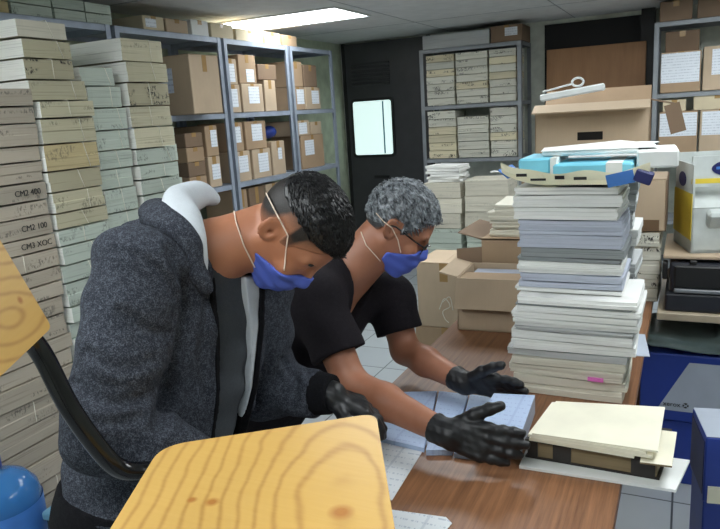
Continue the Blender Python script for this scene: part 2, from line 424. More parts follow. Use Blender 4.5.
# carton: local x = depth (front +x), y = width, z = height; root mesh with label / tape / flap children
def carton(name, label, cat, loc, size, rz=0, mat='card', paper=None, tape=True, flaps=False, group=None, lmat='label', hole=None, side_paper=None, bev=.004):
    d, w, h = size
    b = MB(); b.box((-d/2, -w/2, 0), (d/2, w/2, h), bev)
    o = b.build(name, MT[mat]); o.location = loc; o.rotation_euler = (0, 0, rz); tag(o, label, cat, group)
    if paper:
        (y0, y1, z0, z1) = paper
        bx('label', (d/2+.0003, y0*w, z0*h), (d/2+.002, y1*w, z1*h), MT[lmat], o)
    if side_paper:
        (x0, x1, z0, z1) = side_paper
        bx('label', (x0*d, -w/2-.002, z0*h), (x1*d, -w/2-.0003, z1*h), MT[lmat], o)
    if tape:
        b = MB(); b.box((-d/2, -.022, h+.0002), (d/2, .022, h+.0012)); b.box((d/2+.0002, -.022, h*.72), (d/2+.0010, .022, h+.0012)); b.build('tape', MT['tape'], o)
    if hole:
        (yc, zc, hw, hh) = hole
        b = MB(); b.box((d/2-.003, yc-hw, zc-hh), (d/2+.001, yc+hw, zc+hh), .004); b.build('hand_hole', MT['hole'], o)
    if flaps:
        for sgn in (-1, 1):
            b = MB(); b.box((-d/2, 0 if sgn > 0 else -w/2, h), (d/2, w/2 if sgn > 0 else -.002, h+.004)); b.build('flap', MT[mat], o)
    return o

# ------------------------------------------------------------------ the room
ZC = 2.30; XL = -3.47; XR = 2.6; YB = 6.96; YF = -1.9
def struct(name, lo, hi, mat, parent=None, bev=0):
    o = bx(name, lo, hi, mat, parent, bev)
    if parent is None: o['kind'] = 'structure'
    return o
struct('floor', (XL-.1, YF-.1, -.1), (XR+.1, YB+.1, 0), MT['floor'])
struct('ceiling', (XL-.1, YF-.1, ZC), (XR+.1, YB+.1, ZC+.1), MT['ceil'])
for i, (a, b_) in enumerate([((-2.2, YF), (-2.192, YB)), ((-1.0, YF), (-.992, YB)), ((.2, YF), (.208, YB)), ((XL, 3.4), (XR, 3.408)), ((XL, 5.9), (XR, 5.908))]):
    struct('trim_%d' % (i+1), (a[0], a[1], ZC-.0015), (b_[0], b_[1], ZC+.001), MT['steel2'])
struct('wall_left', (XL-.1, YF, 0), (XL, YB, ZC), MT['wallg'])
struct('wall_back', (XL, YB, 0), (XR, YB+.1, ZC), MT['wall'])
struct('wall_right', (XR, YF, 0), (XR+.1, YB, ZC), MT['wall'])
struct('wall_front', (XL, YF-.1, 0), (XR, YF, ZC), MT['wall'])
struct('baseboard_left', (XL, YF, 0), (XL+.012, YB, .08), MT['steel2'])
struct('baseboard_back', (XL+.013, YB-.012, 0), (-3.41, YB, .08), MT['steel2'])

# dark metal door with a louvre and a lit window, dark panel to the ceiling
d1 = struct('door_1', (-3.40, YB-.045, .01), (-2.46, YB-.002, 2.285), MT['darkmetal'])
wl, wr, wb, wt = -3.33, -2.88, 1.10, 1.675
b = MB()
b.prism(round_poly([(wl-.03, wb-.03), (wr+.03, wb-.03), (wr+.03, wt+.03), (wl-.03, wt+.03)], [.05]*4), 0, .012)
b.xform(Matrix.Translation((0, YB-.045, 0)) @ Matrix.Rotation(PI/2, 4, 'X')); b.build('window_frame', MT['black'], d1)
b = MB(); b.prism(round_poly([(wl, wb), (wr, wb), (wr, wt), (wl, wt)], [.03]*4), 0, .004)
b.xform(Matrix.Translation((0, YB-.058, 0)) @ Matrix.Rotation(PI/2, 4, 'X')); b.build('window_pane', MT['pane'], d1)
bx('window_mullion', (wr-.10, YB-.068, wb+.01), (wr-.085, YB-.0625, wt-.01), MT['teal'], d1)
b = MB()
for k in range(6): b.box((-3.33, YB-.062, 1.84+k*.042), (-2.88, YB-.046, 1.862+k*.042), .003, rot=Matrix.Rotation(.5, 3, 'X'))
b.build('louvre', MT['darkmetal'], d1)
bx('handle', (-3.12, YB-.07, .84), (-2.94, YB-.046, .87), MT['black'], d1, .005)
struct('trim_6', (-3.435, YB-.055, 0), (-3.402, YB-.002, 2.29), MT['black'])
struct('trim_7', (-2.458, YB-.055, 0), (-2.425, YB-.002, 2.29), MT['black'])
# black slab stands in for a doorway's shade; brown board leans on it
struct('opening_shade', (-1.27, YB-.03, .01), (-.30, YB-.002, 2.26), MT['dark'])
struct('trim_8', (-.41, 6.80, 0), (-.295, YB-.031, 2.295), MT['black'])
o = bx('wooden_board', (-.43, -.02, 0), (.43, .02, 2.02), MT['panel'], None, .003)
o.location = (-.79, 6.66, .0); o.rotation_euler = (-.06, 0, 0)
o.location.z = .002
tag(o, 'large plain brown board leaning against the dark doorway behind the open carton', 'board')

# ceiling lights
def ceil_light(x0, y0, x1, y1, label):
    t = thing('ceiling_light', label, 'light', ((x0+x1)/2, (y0+y1)/2, ZC), 0, 'fluorescent ceiling panels')
    w, d = (x1-x0)/2, (y1-y0)/2
    b = MB()
    b.box((-w-.02, -d-.02, -.012), (w+.02, -d, -.0005)); b.box((-w-.02, d, -.012), (w+.02, d+.02, -.0005))
    b.box((-w-.02, -d, -.012), (-w, d, -.0005)); b.box((w, -d, -.012), (w+.02, d, -.0005))
    b.build('frame', MT['white'], t)
    bx('diffuser', (-w, -d, -.008), (w, d, -.001), MT['lit'], t)
ceil_light(-3.36, 4.56, -2.30, 5.14, 'lit rectangular ceiling panel above the left shelving near the door')
ceil_light(-1.95, -.2, -1.35, 1.0, 'lit ceiling panel in front of the paper bundle stacks')
ceil_light(-1.05, -.55, .15, .05, 'lit ceiling panel behind the camera')
ceil_light(.15, 1.5, .75, 2.7, 'unseen ceiling panel added over the right end of the table')  # out of view, added to light the table
ceil_light(-1.9, 3.3, -.7, 3.9, 'unseen ceiling panel added over the middle of the room')  # out of view, added to light the middle distance
ceil_light(-.2, 4.9, 1.0, 5.5, 'unseen ceiling panel added in front of the right back shelving')  # out of view, added to brighten the dim back of the room

# ------------------------------------------------------------------ shelving
def shelving(label, lo, hi, levels, front, mat, group=None):
    """lo, hi: footprint; front '+x' or '-y'. posts are angle iron with punched slots"""
    t = thing('metal_shelving_unit', label, 'shelving', ((lo[0]+hi[0])/2, (lo[1]+hi[1])/2, 0), 0, group)
    cx, cy = (lo[0]+hi[0])/2, (lo[1]+hi[1])/2; w, d = (hi[0]-lo[0])/2, (hi[1]-lo[1])/2
    H = levels[-1]-.0005
    for sx in (-1, 1):
        for sy in (-1, 1):
            b = MB(); x, y = sx*w, sy*d
            b.box((min(x, x-sx*.038), min(y, y-sy*.003), 0), (max(x, x-sx*.038), max(y, y-sy*.003), H))
            b.box((min(x, x-sx*.003), min(y, y-sy*.038), 0), (max(x, x-sx*.003), max(y, y-sy*.038), H))
            b.build('post', mat, t)
    for z in levels:
        b = MB(); g = .004
        b.box((-w+g, -d+g, z-.004), (w-g, d-g, z))
        for (a, c) in (((-w+g, -d+g), (w-g, -d+g+.003)), ((-w+g, d-g-.003), (w-g, d-g)), ((-w+g, -d+g), (-w+g+.003, d-g)), ((w-g-.003, -d+g), (w-g, d-g))):
            b.box((a[0], a[1], z-.036), (c[0], c[1], z-.002))
        b.build('shelf', mat, t)
    return t
LV = [.12, .58, 1.10, 1.61, 2.13]
XS = -3.0
bays = [(2.14, 3.10), (3.13, 4.14), (4.17, 5.05), (5.08, 5.84)]
nm = ['bay nearest the camera behind the tall paper stacks', 'bay holding the large protruding carton', 'bay under the lit ceiling panel with labelled parcels', 'bay closest to the dark door']
for (y0, y1), n_ in zip(bays, nm):
    shelving('grey steel shelving along the left wall, ' + n_, (-3.45, y0), (XS, y1), LV, '+x', MT['steel'], 'left wall shelving bays')
shelving('grey steel shelving beside the dark door packed with boxed bundles', (-2.39, 6.5), (-1.40, 6.93), [.1, .55, 1.06, 1.575, 2.11], '-y', MT['steel2'])
shelving('grey steel shelving at the right end of the back wall', (-.28, 6.3), (.66, 6.75), [.1, .5, 1.0, 1.555, 2.12], '-y', MT['steel2'])

# ------------------------------------------------------------------ tied paper bundles at the left
def bundle(name, label, cat, loc, w, d, h, mat, rz=0, group=None, tie=True, n=None, jit=.002, seed=0, ends=False):
    o = link(name, sheaf(w, d, h, n or max(1, int(h/.035)), jit, .0005, seed, ends=ends), [MT[mat], MT['pend']] if ends else MT[mat])
    o.location = loc; o.rotation_euler = (0, 0, rz); tag(o, label, cat, group)
    if tie:
        yy = rnd.uniform(-.02, .06)*w/.27; y2 = yy+rnd.uniform(.0, .03)
        b = MB(); X = d/2+jit*1.7+.002
        b.tube([(-d/2+.01, yy, h+.0014), (X-.004, yy, h+.0014), (X, yy+.001, h-.003), (X, (yy+y2)/2, h*.5), (X, y2, .004)], .0013, 6)
        b.build('string', MT['string'], o)
    return o

cols = [  # name for labels, front X, y0, y1, top z, mean row height, materials from the top down
    ('stack nearest the water jug', -2.15, 1.36, 1.795, 1.715, .066, ['pa']),
    ('second stack from the water jug', -2.15, 1.80, 2.072, 1.955, .076, ['pw', 'pb', 'pdk', 'pb', 'pb', 'pb', 'pbt', 'pdk', 'pb', 'pb', 'pc']),
    ('third stack from the water jug', -2.17, 2.08, 2.272, 1.80, .085, ['pc']),
    ('fourth stack from the water jug', -2.16, 2.285, 2.55, 1.925, .082, ['pd', 'pb', 'pdk', 'pd', 'pd', 'pc']),
    ('low stack touching the shelving', -2.34, 2.565, 2.78, 1.545, .085, ['pc']),
]
for ci, (nm, xf, y0, y1, zt, rh, mats) in enumerate(cols):
    n = int(zt/rh); hs = [rnd.uniform(.75, 1.25) for _ in range(n)]; sc = zt/sum(hs); hs = [x*sc for x in hs]
    z = zt
    for k, h in enumerate(hs):
        z -= h
        m = mats[min(k, len(mats)-1)]
        w = (y1-y0)-.004-rnd.uniform(0, .012); d = .34
        sy = 0 if ci == 1 else (-.03*max(0, 2-k)/2 if ci == 2 else 0)
        if ci == 1 and k < 3: w, sy = .222, -.045-.004*(2-k)
        if ci == 1 and k == 3: sy = -.015
        colr = {'pa': 'pinkish', 'pb': 'beige', 'pbt': 'tan', 'pc': 'grey-green', 'pdk': 'inked', 'pd': 'sandy', 'pw': 'pale'}[m]
        bundle('paper_bundle', '%s %spaper bundle, %s in the %s' % (colr, 'tied ' if ci > 0 or k % 4 == 1 else '', nth(k), nm), 'paper bundle',
               (xf-d/2+rnd.uniform(-.006, .006), (y0+y1)/2+sy+rnd.uniform(-.006, .006), z), w, d, h-.0025, m, rnd.uniform(-.03, .03), 'paper bundle stacks on the floor at the left',
               tie=(ci > 0 or k % 4 == 1), seed=ci*100+k, ends=True)
# legible marker code on two bundles of the first stack
for o in [o for o in COL.objects if o.name.startswith('paper_bundle') and o.get('label', '').endswith('in the stack nearest the water jug')]:
    for zz, s_ in ((1.232, 'CM2 100'), (1.165, 'CM3 XOC'), (1.33, 'CM2 400')):
        h = max(v[2] for v in o.bound_box)
        if o.location.z < zz <= o.location.z+h:
            text_mesh('marker_text', s_, .03, MT['ink'], o, frame_m((.34/2+.0045, .125, h*.5), (0, 1, 0), (0, 0, 1)))
# ------------------------------------------------------------------ things on the left shelving
def ly(px, py=80): return at_x(px, py, XS-.02)[1]
G1 = 'cartons and parcels on the left shelving'
def shelfbox(px0, px1, z0, z1, mat, label, paper=None, name='carton', cat='carton', d=.3, xf=XS-.025, tilt=0, lmat='label', rz=0, tape=True, group=G1):
    y0, y1 = at_x(px0, 80, xf)[1], at_x(px1, 80, xf)[1]
    bay = min(bays, key=lambda v: abs((v[0]+v[1])/2-(y0+y1)/2))
    if z0 < LV[-1]: y0, y1 = max(y0, bay[0]+.008), min(y1, bay[1]-.004)
    o = carton(name, label, cat, (xf-d/2, (y0+y1)/2, z0), (d, y1-y0-.006, z1-z0), rz, mat, paper, tape, group=group, lmat=lmat)
    return o
e = .002
# top of the shelving
yy = 2.2
for k in range(6):
    w = [.27, .26, .22, .20, .0, .0][k]
    if not w: break
    for r_ in range(2):
        h = .055
        bundle('paper_bundle', '%s bundle on top of the nearest shelving bay, %s one of the %s pair' % (['tan', 'grey-green', 'grey', 'greenish'][k], ['lower', 'upper'][r_], ['first', 'second', 'third', 'fourth'][k]), 'paper bundle',
               (-3.16, yy+w/2, LV[-1]+e+r_*(h+.001)), w-.008, .28, h, ['pbt', 'pc', 'pc', 'pc'][k], rnd.uniform(-.02, .02), 'bundles on top of the shelving', tie=False, seed=800+k*2+r_)
    yy += w
T = LV[-1]+e
shelfbox(150, 171, T, T+.085, 'cardy', 'small cream carton on top of the shelving, left of the two before the glare', (-.4, .1, .2, .8))
shelfbox(172.5, 194, T, T+.085, 'cardl', 'small tan carton on top of the shelving, right of the two before the glare')
shelfbox(197, 214, T, T+.10, 'white', 'carton whitened by glare on top of the shelving beside the lit ceiling panel')  # lamp glare on this box is put into its white colour
shelfbox(216, 238, T, T+.10, 'cardy', 'cream carton on top of the shelving under the left end of the ceiling light')
shelfbox(240, 267, T, T+.085, 'cardy', 'cream carton on top of the shelving under the middle of the ceiling light')
shelfbox(268, 284, T, T+.09, 'cardl', 'tan carton on top of the shelving, second from its far end')
shelfbox(285.5, 300, T, T+.085, 'card', 'brown carton at the far end of the shelving top')
# big carton sticking out of the second bay
xf = -2.84
y0, y1 = at_x(191, 80, xf)[1], at_x(220, 80, xf)[1]
zb = LV[3]+e
carton('carton', 'large plain carton sticking out of the second left shelving bay', 'carton', (xf-.19, (y0+y1)/2, zb), (.38, y1-y0, .365), 0, 'cardl', None, True, True, lmat='labelb', side_paper=(-.30, .12, .38, .80))
# second bay, other boxes
shelfbox(128, 148, zb, zb+.25, 'card', 'brown carton on the second bay behind the tall tied stack')
z2 = LV[2]+e
for k in range(4):
    shelfbox(178, 196.5, z2+k*.098, z2+k*.098+.095, ['card', 'cardd', 'card', 'cardd'][k], 'flat brown carton on the second bay, %s in the pile of four' % ['lowest', 'third', 'second', 'topmost'][k], tape=True)
shelfbox(199, 212, z2, z2+.215, 'cardl', 'labelled tan carton on the second bay, lower of the pair by the post', (-.25, .4, .25, .75))
shelfbox(199, 212, z2+.217, z2+.43, 'card', 'tan carton on the second bay, upper of the pair by the post', (-.1, .4, .3, .85))
# third bay upper
def parcels(rows):
    for (a, b_, z0, z1, m, lb, pp) in rows: shelfbox(a, b_, z0, z1, m, lb, pp)
Z = zb
parcels([
    (219, 239, Z, Z+.20, 'cardl', 'labelled tan carton on the third bay, bottom left by the post', (-.3, .3, .2, .85)),
    (219, 238, Z+.202, Z+.385, 'cardl', 'labelled tan carton on the third bay, top left by the post', (-.25, .3, .1, .8)),
    (240.5, 262, Z, Z+.21, 'cardl', 'labelled tan carton on the third bay, bottom centre', (-.2, .3, .3, .9)),
    (239.5, 257, Z+.212, Z+.42, 'card', 'tan carton on the third bay, top centre with a low white sheet', (-.1, .35, .05, .5)),
    (263.5, 275, Z, Z+.24, 'cardl', 'narrow tan carton on the third bay, bottom right', None),
    (258.5, 277, Z+.242, Z+.36, 'cardd', 'brown carton on the third bay, top right', None),
])
Z = z2
parcels([
    (221, 243, Z, Z+.225, 'cardl', 'tan carton with a white sheet on the third bay, lower shelf, bottom left', (-.2, .35, .3, .85)),
    (219.5, 238, Z+.227, Z+.44, 'card', 'tan carton with two pale strips on the third bay, lower shelf, top left', (-.3, .3, .3, .85)),
    (245, 264, Z, Z+.225, 'cardl', 'tan carton with a white sheet on the third bay, lower shelf, bottom centre', (-.2, .35, .2, .85)),
    (240, 261.5, Z+.227, Z+.44, 'card', 'tan carton with a grey sheet on the third bay, lower shelf, top centre', (-.2, .3, .3, .9)),
    (265.5, 279, Z, Z+.27, 'cardl', 'tall tan carton on the third bay, lower shelf, under the blue bag', (-.05, .25, .45, .8)),
])
# fourth bay
Z = zb
parcels([
    (290, 303.5, Z, Z+.19, 'card', 'tan carton with a white sheet on the fourth bay, bottom left', (-.1, .45, .25, .9)),
    (304.5, 319, Z, Z+.19, 'cardl', 'tan carton with a white sheet on the fourth bay, bottom right', (-.1, .4, .25, .85)),
    (289.5, 303, Z+.192, Z+.40, 'card', 'tan carton on the fourth bay, top left by the post', None),
    (304, 317, Z+.192, Z+.38, 'cardd', 'brown carton on the fourth bay, top right', None),
])
Z = z2
parcels([
    (296, 319, Z, Z+.29, 'card', 'wide brown carton on the fourth bay, lower shelf', (-.35, .05, .4, .85)),
    (292, 306, Z+.292, Z+.42, 'cardl', 'tan carton with a tied sheet on the fourth bay, lower shelf, top left', (-.3, .3, .1, .85)),
    (307.5, 318, Z+.292, Z+.40, 'cardl', 'small tan carton on the fourth bay, lower shelf, top right', None),
])
# level under, only the tops show
Z = LV[1]+e
for k, (a, b_) in enumerate([(221, 236), (238, 254), (256, 272)]):
    shelfbox(a, b_, Z, Z+.46, ['card', 'cardd', 'cardl'][k], 'tall tan carton on the third bay under the lowest seen shelf, %s of three' % ['left', 'middle', 'right'][k])

# ------------------------------------------------------------------ SDF toolkit (bodies, cloth, soft things)
def rc(P, a, b, ra, rb):
    a, b = np.asarray(a, float), np.asarray(b, float); ba = b-a
    h = np.clip((P-a)@ba/(ba@ba+1e-12), 0, 1)
    return np.linalg.norm(P-a-h[:, None]*ba, axis=1) - (ra+(rb-ra)*h)
def ell(P, c, r, R=None):
    q = P-np.asarray(c, float)
    if R is not None: q = q@R.T
    r = np.asarray(r, float); k0 = np.linalg.norm(q/r, axis=1); k1 = np.linalg.norm(q/r**2, axis=1)
    return k0*(k0-1)/np.maximum(k1, 1e-6)
def rbox(P, c, half, rad, R=None):
    q = P-np.asarray(c, float)
    if R is not None: q = q@R.T
    q = np.abs(q)-(np.asarray(half)-rad)
    return np.linalg.norm(np.maximum(q, 0), axis=1)+np.minimum(q.max(1), 0)-rad
def smin(a, b, k):
    h = np.clip(.5+.5*(b-a)/k, 0, 1); return b*(1-h)+a*h-k*h*(1-h)
def smax(a, b, k): return -smin(-a, -b, k)
def chain(P, pts, rs, k=.01):
    d = None
    for i in range(len(pts)-1):
        e_ = rc(P, pts[i], pts[i+1], rs[i], rs[i+1]); d = e_ if d is None else smin(d, e_, k)
    return d

def sdf_mesh(name, fn, lo, hi, h, mat, parent=None, B=8, smooth=True, lip=2.2):
    lo = np.asarray(lo, float); hi = np.asarray(hi, float)
    nb = np.ceil((hi-lo)/(h*B)).astype(int); n = nb*B+1
    g = [lo[i]+(np.arange(nb[i])+.5)*B*h for i in range(3)]
    C_ = np.stack(np.meshgrid(*g, indexing='ij'), -1).reshape(-1, 3)
    fc = fn(C_).reshape(nb)
    act = np.abs(fc) < lip*h*B
    F = np.repeat(np.repeat(np.repeat(np.where(fc < 0, -1., 1.), B, 0), B, 1), B, 2)
    F = np.pad(F, ((0, 1),)*3, mode='edge')
    idx = np.argwhere(act)
    need = np.zeros(tuple(n), bool)
    off = np.arange(B+1)
    for i, j, k in idx: need[i*B:i*B+B+1, j*B:j*B+B+1, k*B:k*B+B+1] = True
    I = np.argwhere(need)
    for s in range(0, len(I), 400000):
        q = I[s:s+400000]; F[q[:, 0], q[:, 1], q[:, 2]] = fn(lo+q*h)
    F[0, :, :] = F[-1, :, :] = 1; F[:, 0, :] = F[:, -1, :] = 1; F[:, :, 0] = F[:, :, -1] = 1
    ins = F < 0
    cs = [(i, j, k) for i in (0, 1) for j in (0, 1) for k in (0, 1)]
    sl = lambda c: tuple(slice(c[a], n[a]-1+c[a]) for a in range(3))
    cnt = sum(ins[sl(c)].astype(np.int8) for c in cs)
    cell = (cnt > 0) & (cnt < 8)
    ci = np.argwhere(cell); vid = np.full(tuple(n-1), -1, np.int64); vid[cell] = np.arange(len(ci))
    acc = np.zeros((len(ci), 3)); num = np.zeros(len(ci))
    for ax in range(3):
        for c in cs:
            if c[ax]: continue
            c2 = list(c); c2[ax] = 1
            a = ci+np.array(c); b2 = ci+np.array(c2)
            fa = F[a[:, 0], a[:, 1], a[:, 2]]; fb = F[b2[:, 0], b2[:, 1], b2[:, 2]]
            m = (fa < 0) != (fb < 0)
            t = np.where(m, fa/np.where(m, fa-fb, 1), 0)
            p = np.array(c, float)[None, :].repeat(len(ci), 0); p[:, ax] = t
            acc[m] += p[m]; num[m] += 1
    V = lo+(ci+acc/num[:, None])*h
    faces = []
    for ax in range(3):
        u, w = (ax+1) % 3, (ax+2) % 3
        s0 = [slice(None)]*3; s1 = [slice(None)]*3; s0[ax] = slice(0, n[ax]-1); s1[ax] = slice(1, n[ax])
        A, Bq = ins[tuple(s0)], ins[tuple(s1)]
        m = A != Bq
        e_ = np.argwhere(m); ok = (e_[:, u] > 0) & (e_[:, w] > 0) & (e_[:, u] < n[u]-1) & (e_[:, w] < n[w]-1); e_ = e_[ok]
        fl = A[e_[:, 0], e_[:, 1], e_[:, 2]]
        def at(du, dw):
            q = e_.copy(); q[:, u] -= du; q[:, w] -= dw; return vid[q[:, 0], q[:, 1], q[:, 2]]
        Q = np.stack([at(1, 1), at(0, 1), at(0, 0), at(1, 0)], 1)
        Q[~fl] = Q[~fl][:, ::-1]; faces.append(Q)
    Q = np.concatenate(faces)
    me = bpy.data.meshes.new(name)
    me.vertices.add(len(V)); me.vertices.foreach_set('co', V.ravel())
    me.loops.add(len(Q)*4); me.loops.foreach_set('vertex_index', Q.ravel().astype(np.int32))
    me.polygons.add(len(Q)); me.polygons.foreach_set('loop_start', np.arange(0, len(Q)*4, 4, dtype=np.int32))
    me.update(calc_edges=True); me.validate()
    return link(name, me, mat, parent, smooth)

def bag(name, label, cat, c, r, mat, seed, amp=.02, h=.008, k=14, zfloor=None):
    rr = np.random.RandomState(seed); D = rr.randn(14, 3); D /= np.linalg.norm(D, axis=1)[:, None]; ph = rr.rand(14)*6; fr = rr.uniform(.4, 1.6, 14)*k
    def fn(P):
        d = ell(P, c, r)
        for i in range(14): d = d+amp/5*np.abs(np.sin((P@D[i])*fr[i]+ph[i]))
        if zfloor is not None: d = smax(d, zfloor-P[:, 2], .01)
        return d
    r = np.asarray(r)
    return tag(sdf_mesh(name, fn, np.asarray(c)-r-.03, np.asarray(c)+r+.03, h, MT[mat]), label, cat)
yb = at_x(271, 130, -3.05)[1]+.09
bag('plastic_bag', 'crumpled blue plastic bag on the tall carton in the third bay', 'bag', (-3.13, yb, LV[2]+.272+.075), (.1, .11, .085), 'blue', 3, zfloor=LV[2]+.2745)

# ------------------------------------------------------------------ back shelving contents
def boxbundle(x0, x1, z, h, yf, d, mat, label, group, seed):
    return bundle('form_box', label, 'box', ((x0+x1)/2, yf+d/2, z), x1-x0-.006, d, h-.002, mat, -PI/2, group, tie=False, n=2, jit=.002, seed=seed)
C3 = [(-2.335, -2.045), (-2.035, -1.72), (-1.71, -1.45)]; cn = ['left', 'middle', 'right']
for j, (x0, x1) in enumerate(C3):
    n = 7; h = .068
    for k in range(n):
        boxbundle(x0, x1, 1.577+e+k*h, h, 6.515+rnd.uniform(0, .012), .34, 'bxy' if rnd.random() < .2 else 'bx', 'form box, %s in the %s column, upper shelf by the door' % (nth(n-1-k), cn[j]), 'form boxes on the back shelving', 900+j*10+k)
    n = [6, 5, 6][j]; h = [.077, .079, .077][j]
    for k in range(n):
        boxbundle(x0, x1, 1.062+e+k*h, h, 6.515+rnd.uniform(0, .012), .34, 'bxy' if (j == 0 and k in (1, 2, 3)) or rnd.random() < .15 else 'bx', 'form box, %s in the %s column, lower shelf by the door' % (nth(n-1-k), cn[j]), 'form boxes on the back shelving', 950+j*10+k)
carton('carton', 'long pale grey carton on top of the shelving beside the door', 'carton', (-2.03, 6.70, 2.112), (.34, .66, .13), -PI/2, 'sg', tape=False)
carton('carton', 'brown carton with a white sticker on top of the shelving beside the door', 'carton', (-1.54, 6.70, 2.112), (.36, .29, .145), -PI/2, 'cardd', (-.05, .35, .35, .85))
# right shelving contents
def rb(x0, x1, z0, z1, mat, label, paper=None, d=.36, yf=6.315, lmat='label'):
    carton('carton', label, 'carton', ((x0+x1)/2, yf+d/2, z0), (d, x1-x0-.006, z1-z0), -PI/2, mat, paper, True, group='cartons on the right back shelving', lmat=lmat)
rb(-.225, .078, 1.557+e, 1.88, 'card', 'carton with a full white printed front on the upper right shelf', (-.49, .47, .24, .97))
rb(.088, .40, 1.557+e, 1.90, 'cardl', 'carton with a smaller white label at the right edge of the upper shelf', (-.30, .3, .35, .93))
rb(-.225, .072, 1.002+e, 1.405, 'card', 'carton with a white printed front on the middle right shelf', (-.48, .48, .5, .97))
rb(.082, .40, 1.002+e, 1.405, 'cardl', 'carton with a white printed front at the right edge of the middle shelf', (-.45, .45, .5, .97))
rb(-.20, -.02, 1.407, 1.50, 'cardy', 'flat cream box lying over the white fronted carton on the middle right shelf', d=.3)
rb(.03, .38, 1.407, 1.525, 'cardy', 'cream box lying at the right edge of the middle shelf', d=.3)
rb(-.20, .06, 1.885, 2.05, 'cardd', 'dark brown carton lying over the white fronted carton on the upper right shelf', d=.2, yf=6.45)
rb(-.245, .0, 2.122, 2.275, 'cardd', 'brown carton on top of the right shelving, left one', d=.3)
rb(.03, .38, 2.122, 2.275, 'cardd', 'brown carton on top of the right shelving, right one', d=.3)

# ------------------------------------------------------------------ stacks on the floor in the middle distance
YM = 4.75
def xm(px, py=200): return at_y(px, py, YM)[0]
def zm(px, py): return at_y(px, py, YM)[2]
zt1 = zm(445, 183); zt2 = zm(485, 180)
for j, (x0, x1, zt, n, nmj) in enumerate([(xm(424), xm(461), zt1, 9, 'behind the older man'), (xm(464), xm(508), zt2, 9, 'nearer the tall pile')]):
    h = zt/n
    for k in range(n):
        bundle('paper_bundle', 'thick pale bundle, %s in the floor stack %s' % (nth(n-1-k), nmj), 'paper bundle', ((x0+x1)/2+rnd.uniform(-.006, .006), YM+.17, k*h), x1-x0-.006, .32, h-.0015, 'pw' if k > 5 else 'pc', -PI/2+rnd.uniform(-.03, .03), 'pale bundles in the middle floor stacks', tie=False, seed=1100+j*20+k)
z = zt1
for k in range(6):
    h = .02
    bundle('paper_folder', 'loose white folder on the floor stack behind the older man, %s' % nth(5-k), 'folder', ((xm(424)+xm(461))/2+rnd.uniform(-.02, .02), YM+.16, z+.001), .26, .22, h-.002, 'sw', -PI/2+rnd.uniform(-.2, .2), 'loose folders on the floor stack', tie=False, n=2, seed=1200+k); z += h
bag('plastic_bag', 'crumpled clear white plastic on the pale floor stack', 'bag', ((xm(464)+xm(508))/2+.06, YM+.14, zt2+.045), (.12, .1, .05), 'wplastic', 11, amp=.035, k=40, zfloor=zt2+.003)

# ------------------------------------------------------------------ table, desk
TX0, TX1, TY0, TY1, TZ = -.78, -.10, 1.06, 3.55, .75
t = thing('wooden_table', 'long brown wood veneer table the two men are working at', 'table', ((TX0+TX1)/2, (TY0+TY1)/2, 0))
w, l = (TX1-TX0)/2, (TY1-TY0)/2
bx('tabletop', (-w, -l, TZ-.03), (w, l, TZ), MT['table'], t, .002)
b = MB(); b.box((-w+.04, -l+.04, TZ-.10), (w-.04, -l+.06, TZ-.03)); b.box((-w+.04, l-.06, TZ-.10), (w-.04, l-.04, TZ-.03))
b.box((-w+.04, -l+.06, TZ-.10), (-w+.06, l-.06, TZ-.03)); b.box((w-.06, -l+.06, TZ-.10), (w-.04, l-.06, TZ-.03)); b.build('apron', MT['tedge'], t)
for sx in (-1, 1):
    for sy in (-1, 1):
        x, y = sx*(w-.06), sy*(l-.06); bx('leg', (x-.025, y-.025, 0), (x+.025, y+.025, TZ-.03), MT['tedge'], t, .004)
t = thing('desk', 'beige topped desk against the right side of the table, carrying the black printer', 'desk', (.55, 3.03, 0))
bx('desktop', (-.63, -.34, TZ-.03), (.65, .34, TZ-.001), MT['desk'], t, .003)
bx('side_panel', (-.61, .12, 0), (-.586, .31, TZ-.03), MT['deskdark'], t); bx('side_panel', (.608, -.31, 0), (.632, .31, TZ-.03), MT['deskdark'], t)
bx('back_panel', (-.585, .29, .15), (.60, .305, TZ-.03), MT['deskdark'], t)

# black printer on the desk
pX0, pX1, pY0, pY1 = -.055, .43, 2.715, 3.15
t = thing('printer', 'black desktop printer with a grey stripe on the beige desk', 'printer', ((pX0+pX1)/2, (pY0+pY1)/2, TZ))
w, l = (pX1-pX0)/2, (pY1-pY0)/2
bx('base', (-w, -l, 0), (w, l, .07), MT['printer'], t, .008, seg=2)
bx('body', (-w+.012, -l+.012, .07), (w-.012, l, .185), MT['printer'], t, .012, seg=2)
bx('front_stripe', (-w+.03, -l-.004, .074), (w-.03, -l+.014, .088), MT['printg'], t, .003)
bx('front_cover', (-w+.03, -l+.0, .095), (w-.03, -l+.016, .175), MT['black'], t, .004)
for x in (-.15, .1): bx('hinge', (x-.012, -l+.005, .183), (x+.012, -l+.035, .196), MT['black'], t, .003)
bx('side_latch', (-w-.012, -l+.01, .12), (-w+.006, -l+.06, .185), MT['black'], t, .004)
bx('badge', (.10-.03, -l-.0015, .03), (.10+.03, -l+.001, .045), MT['printg'], t)
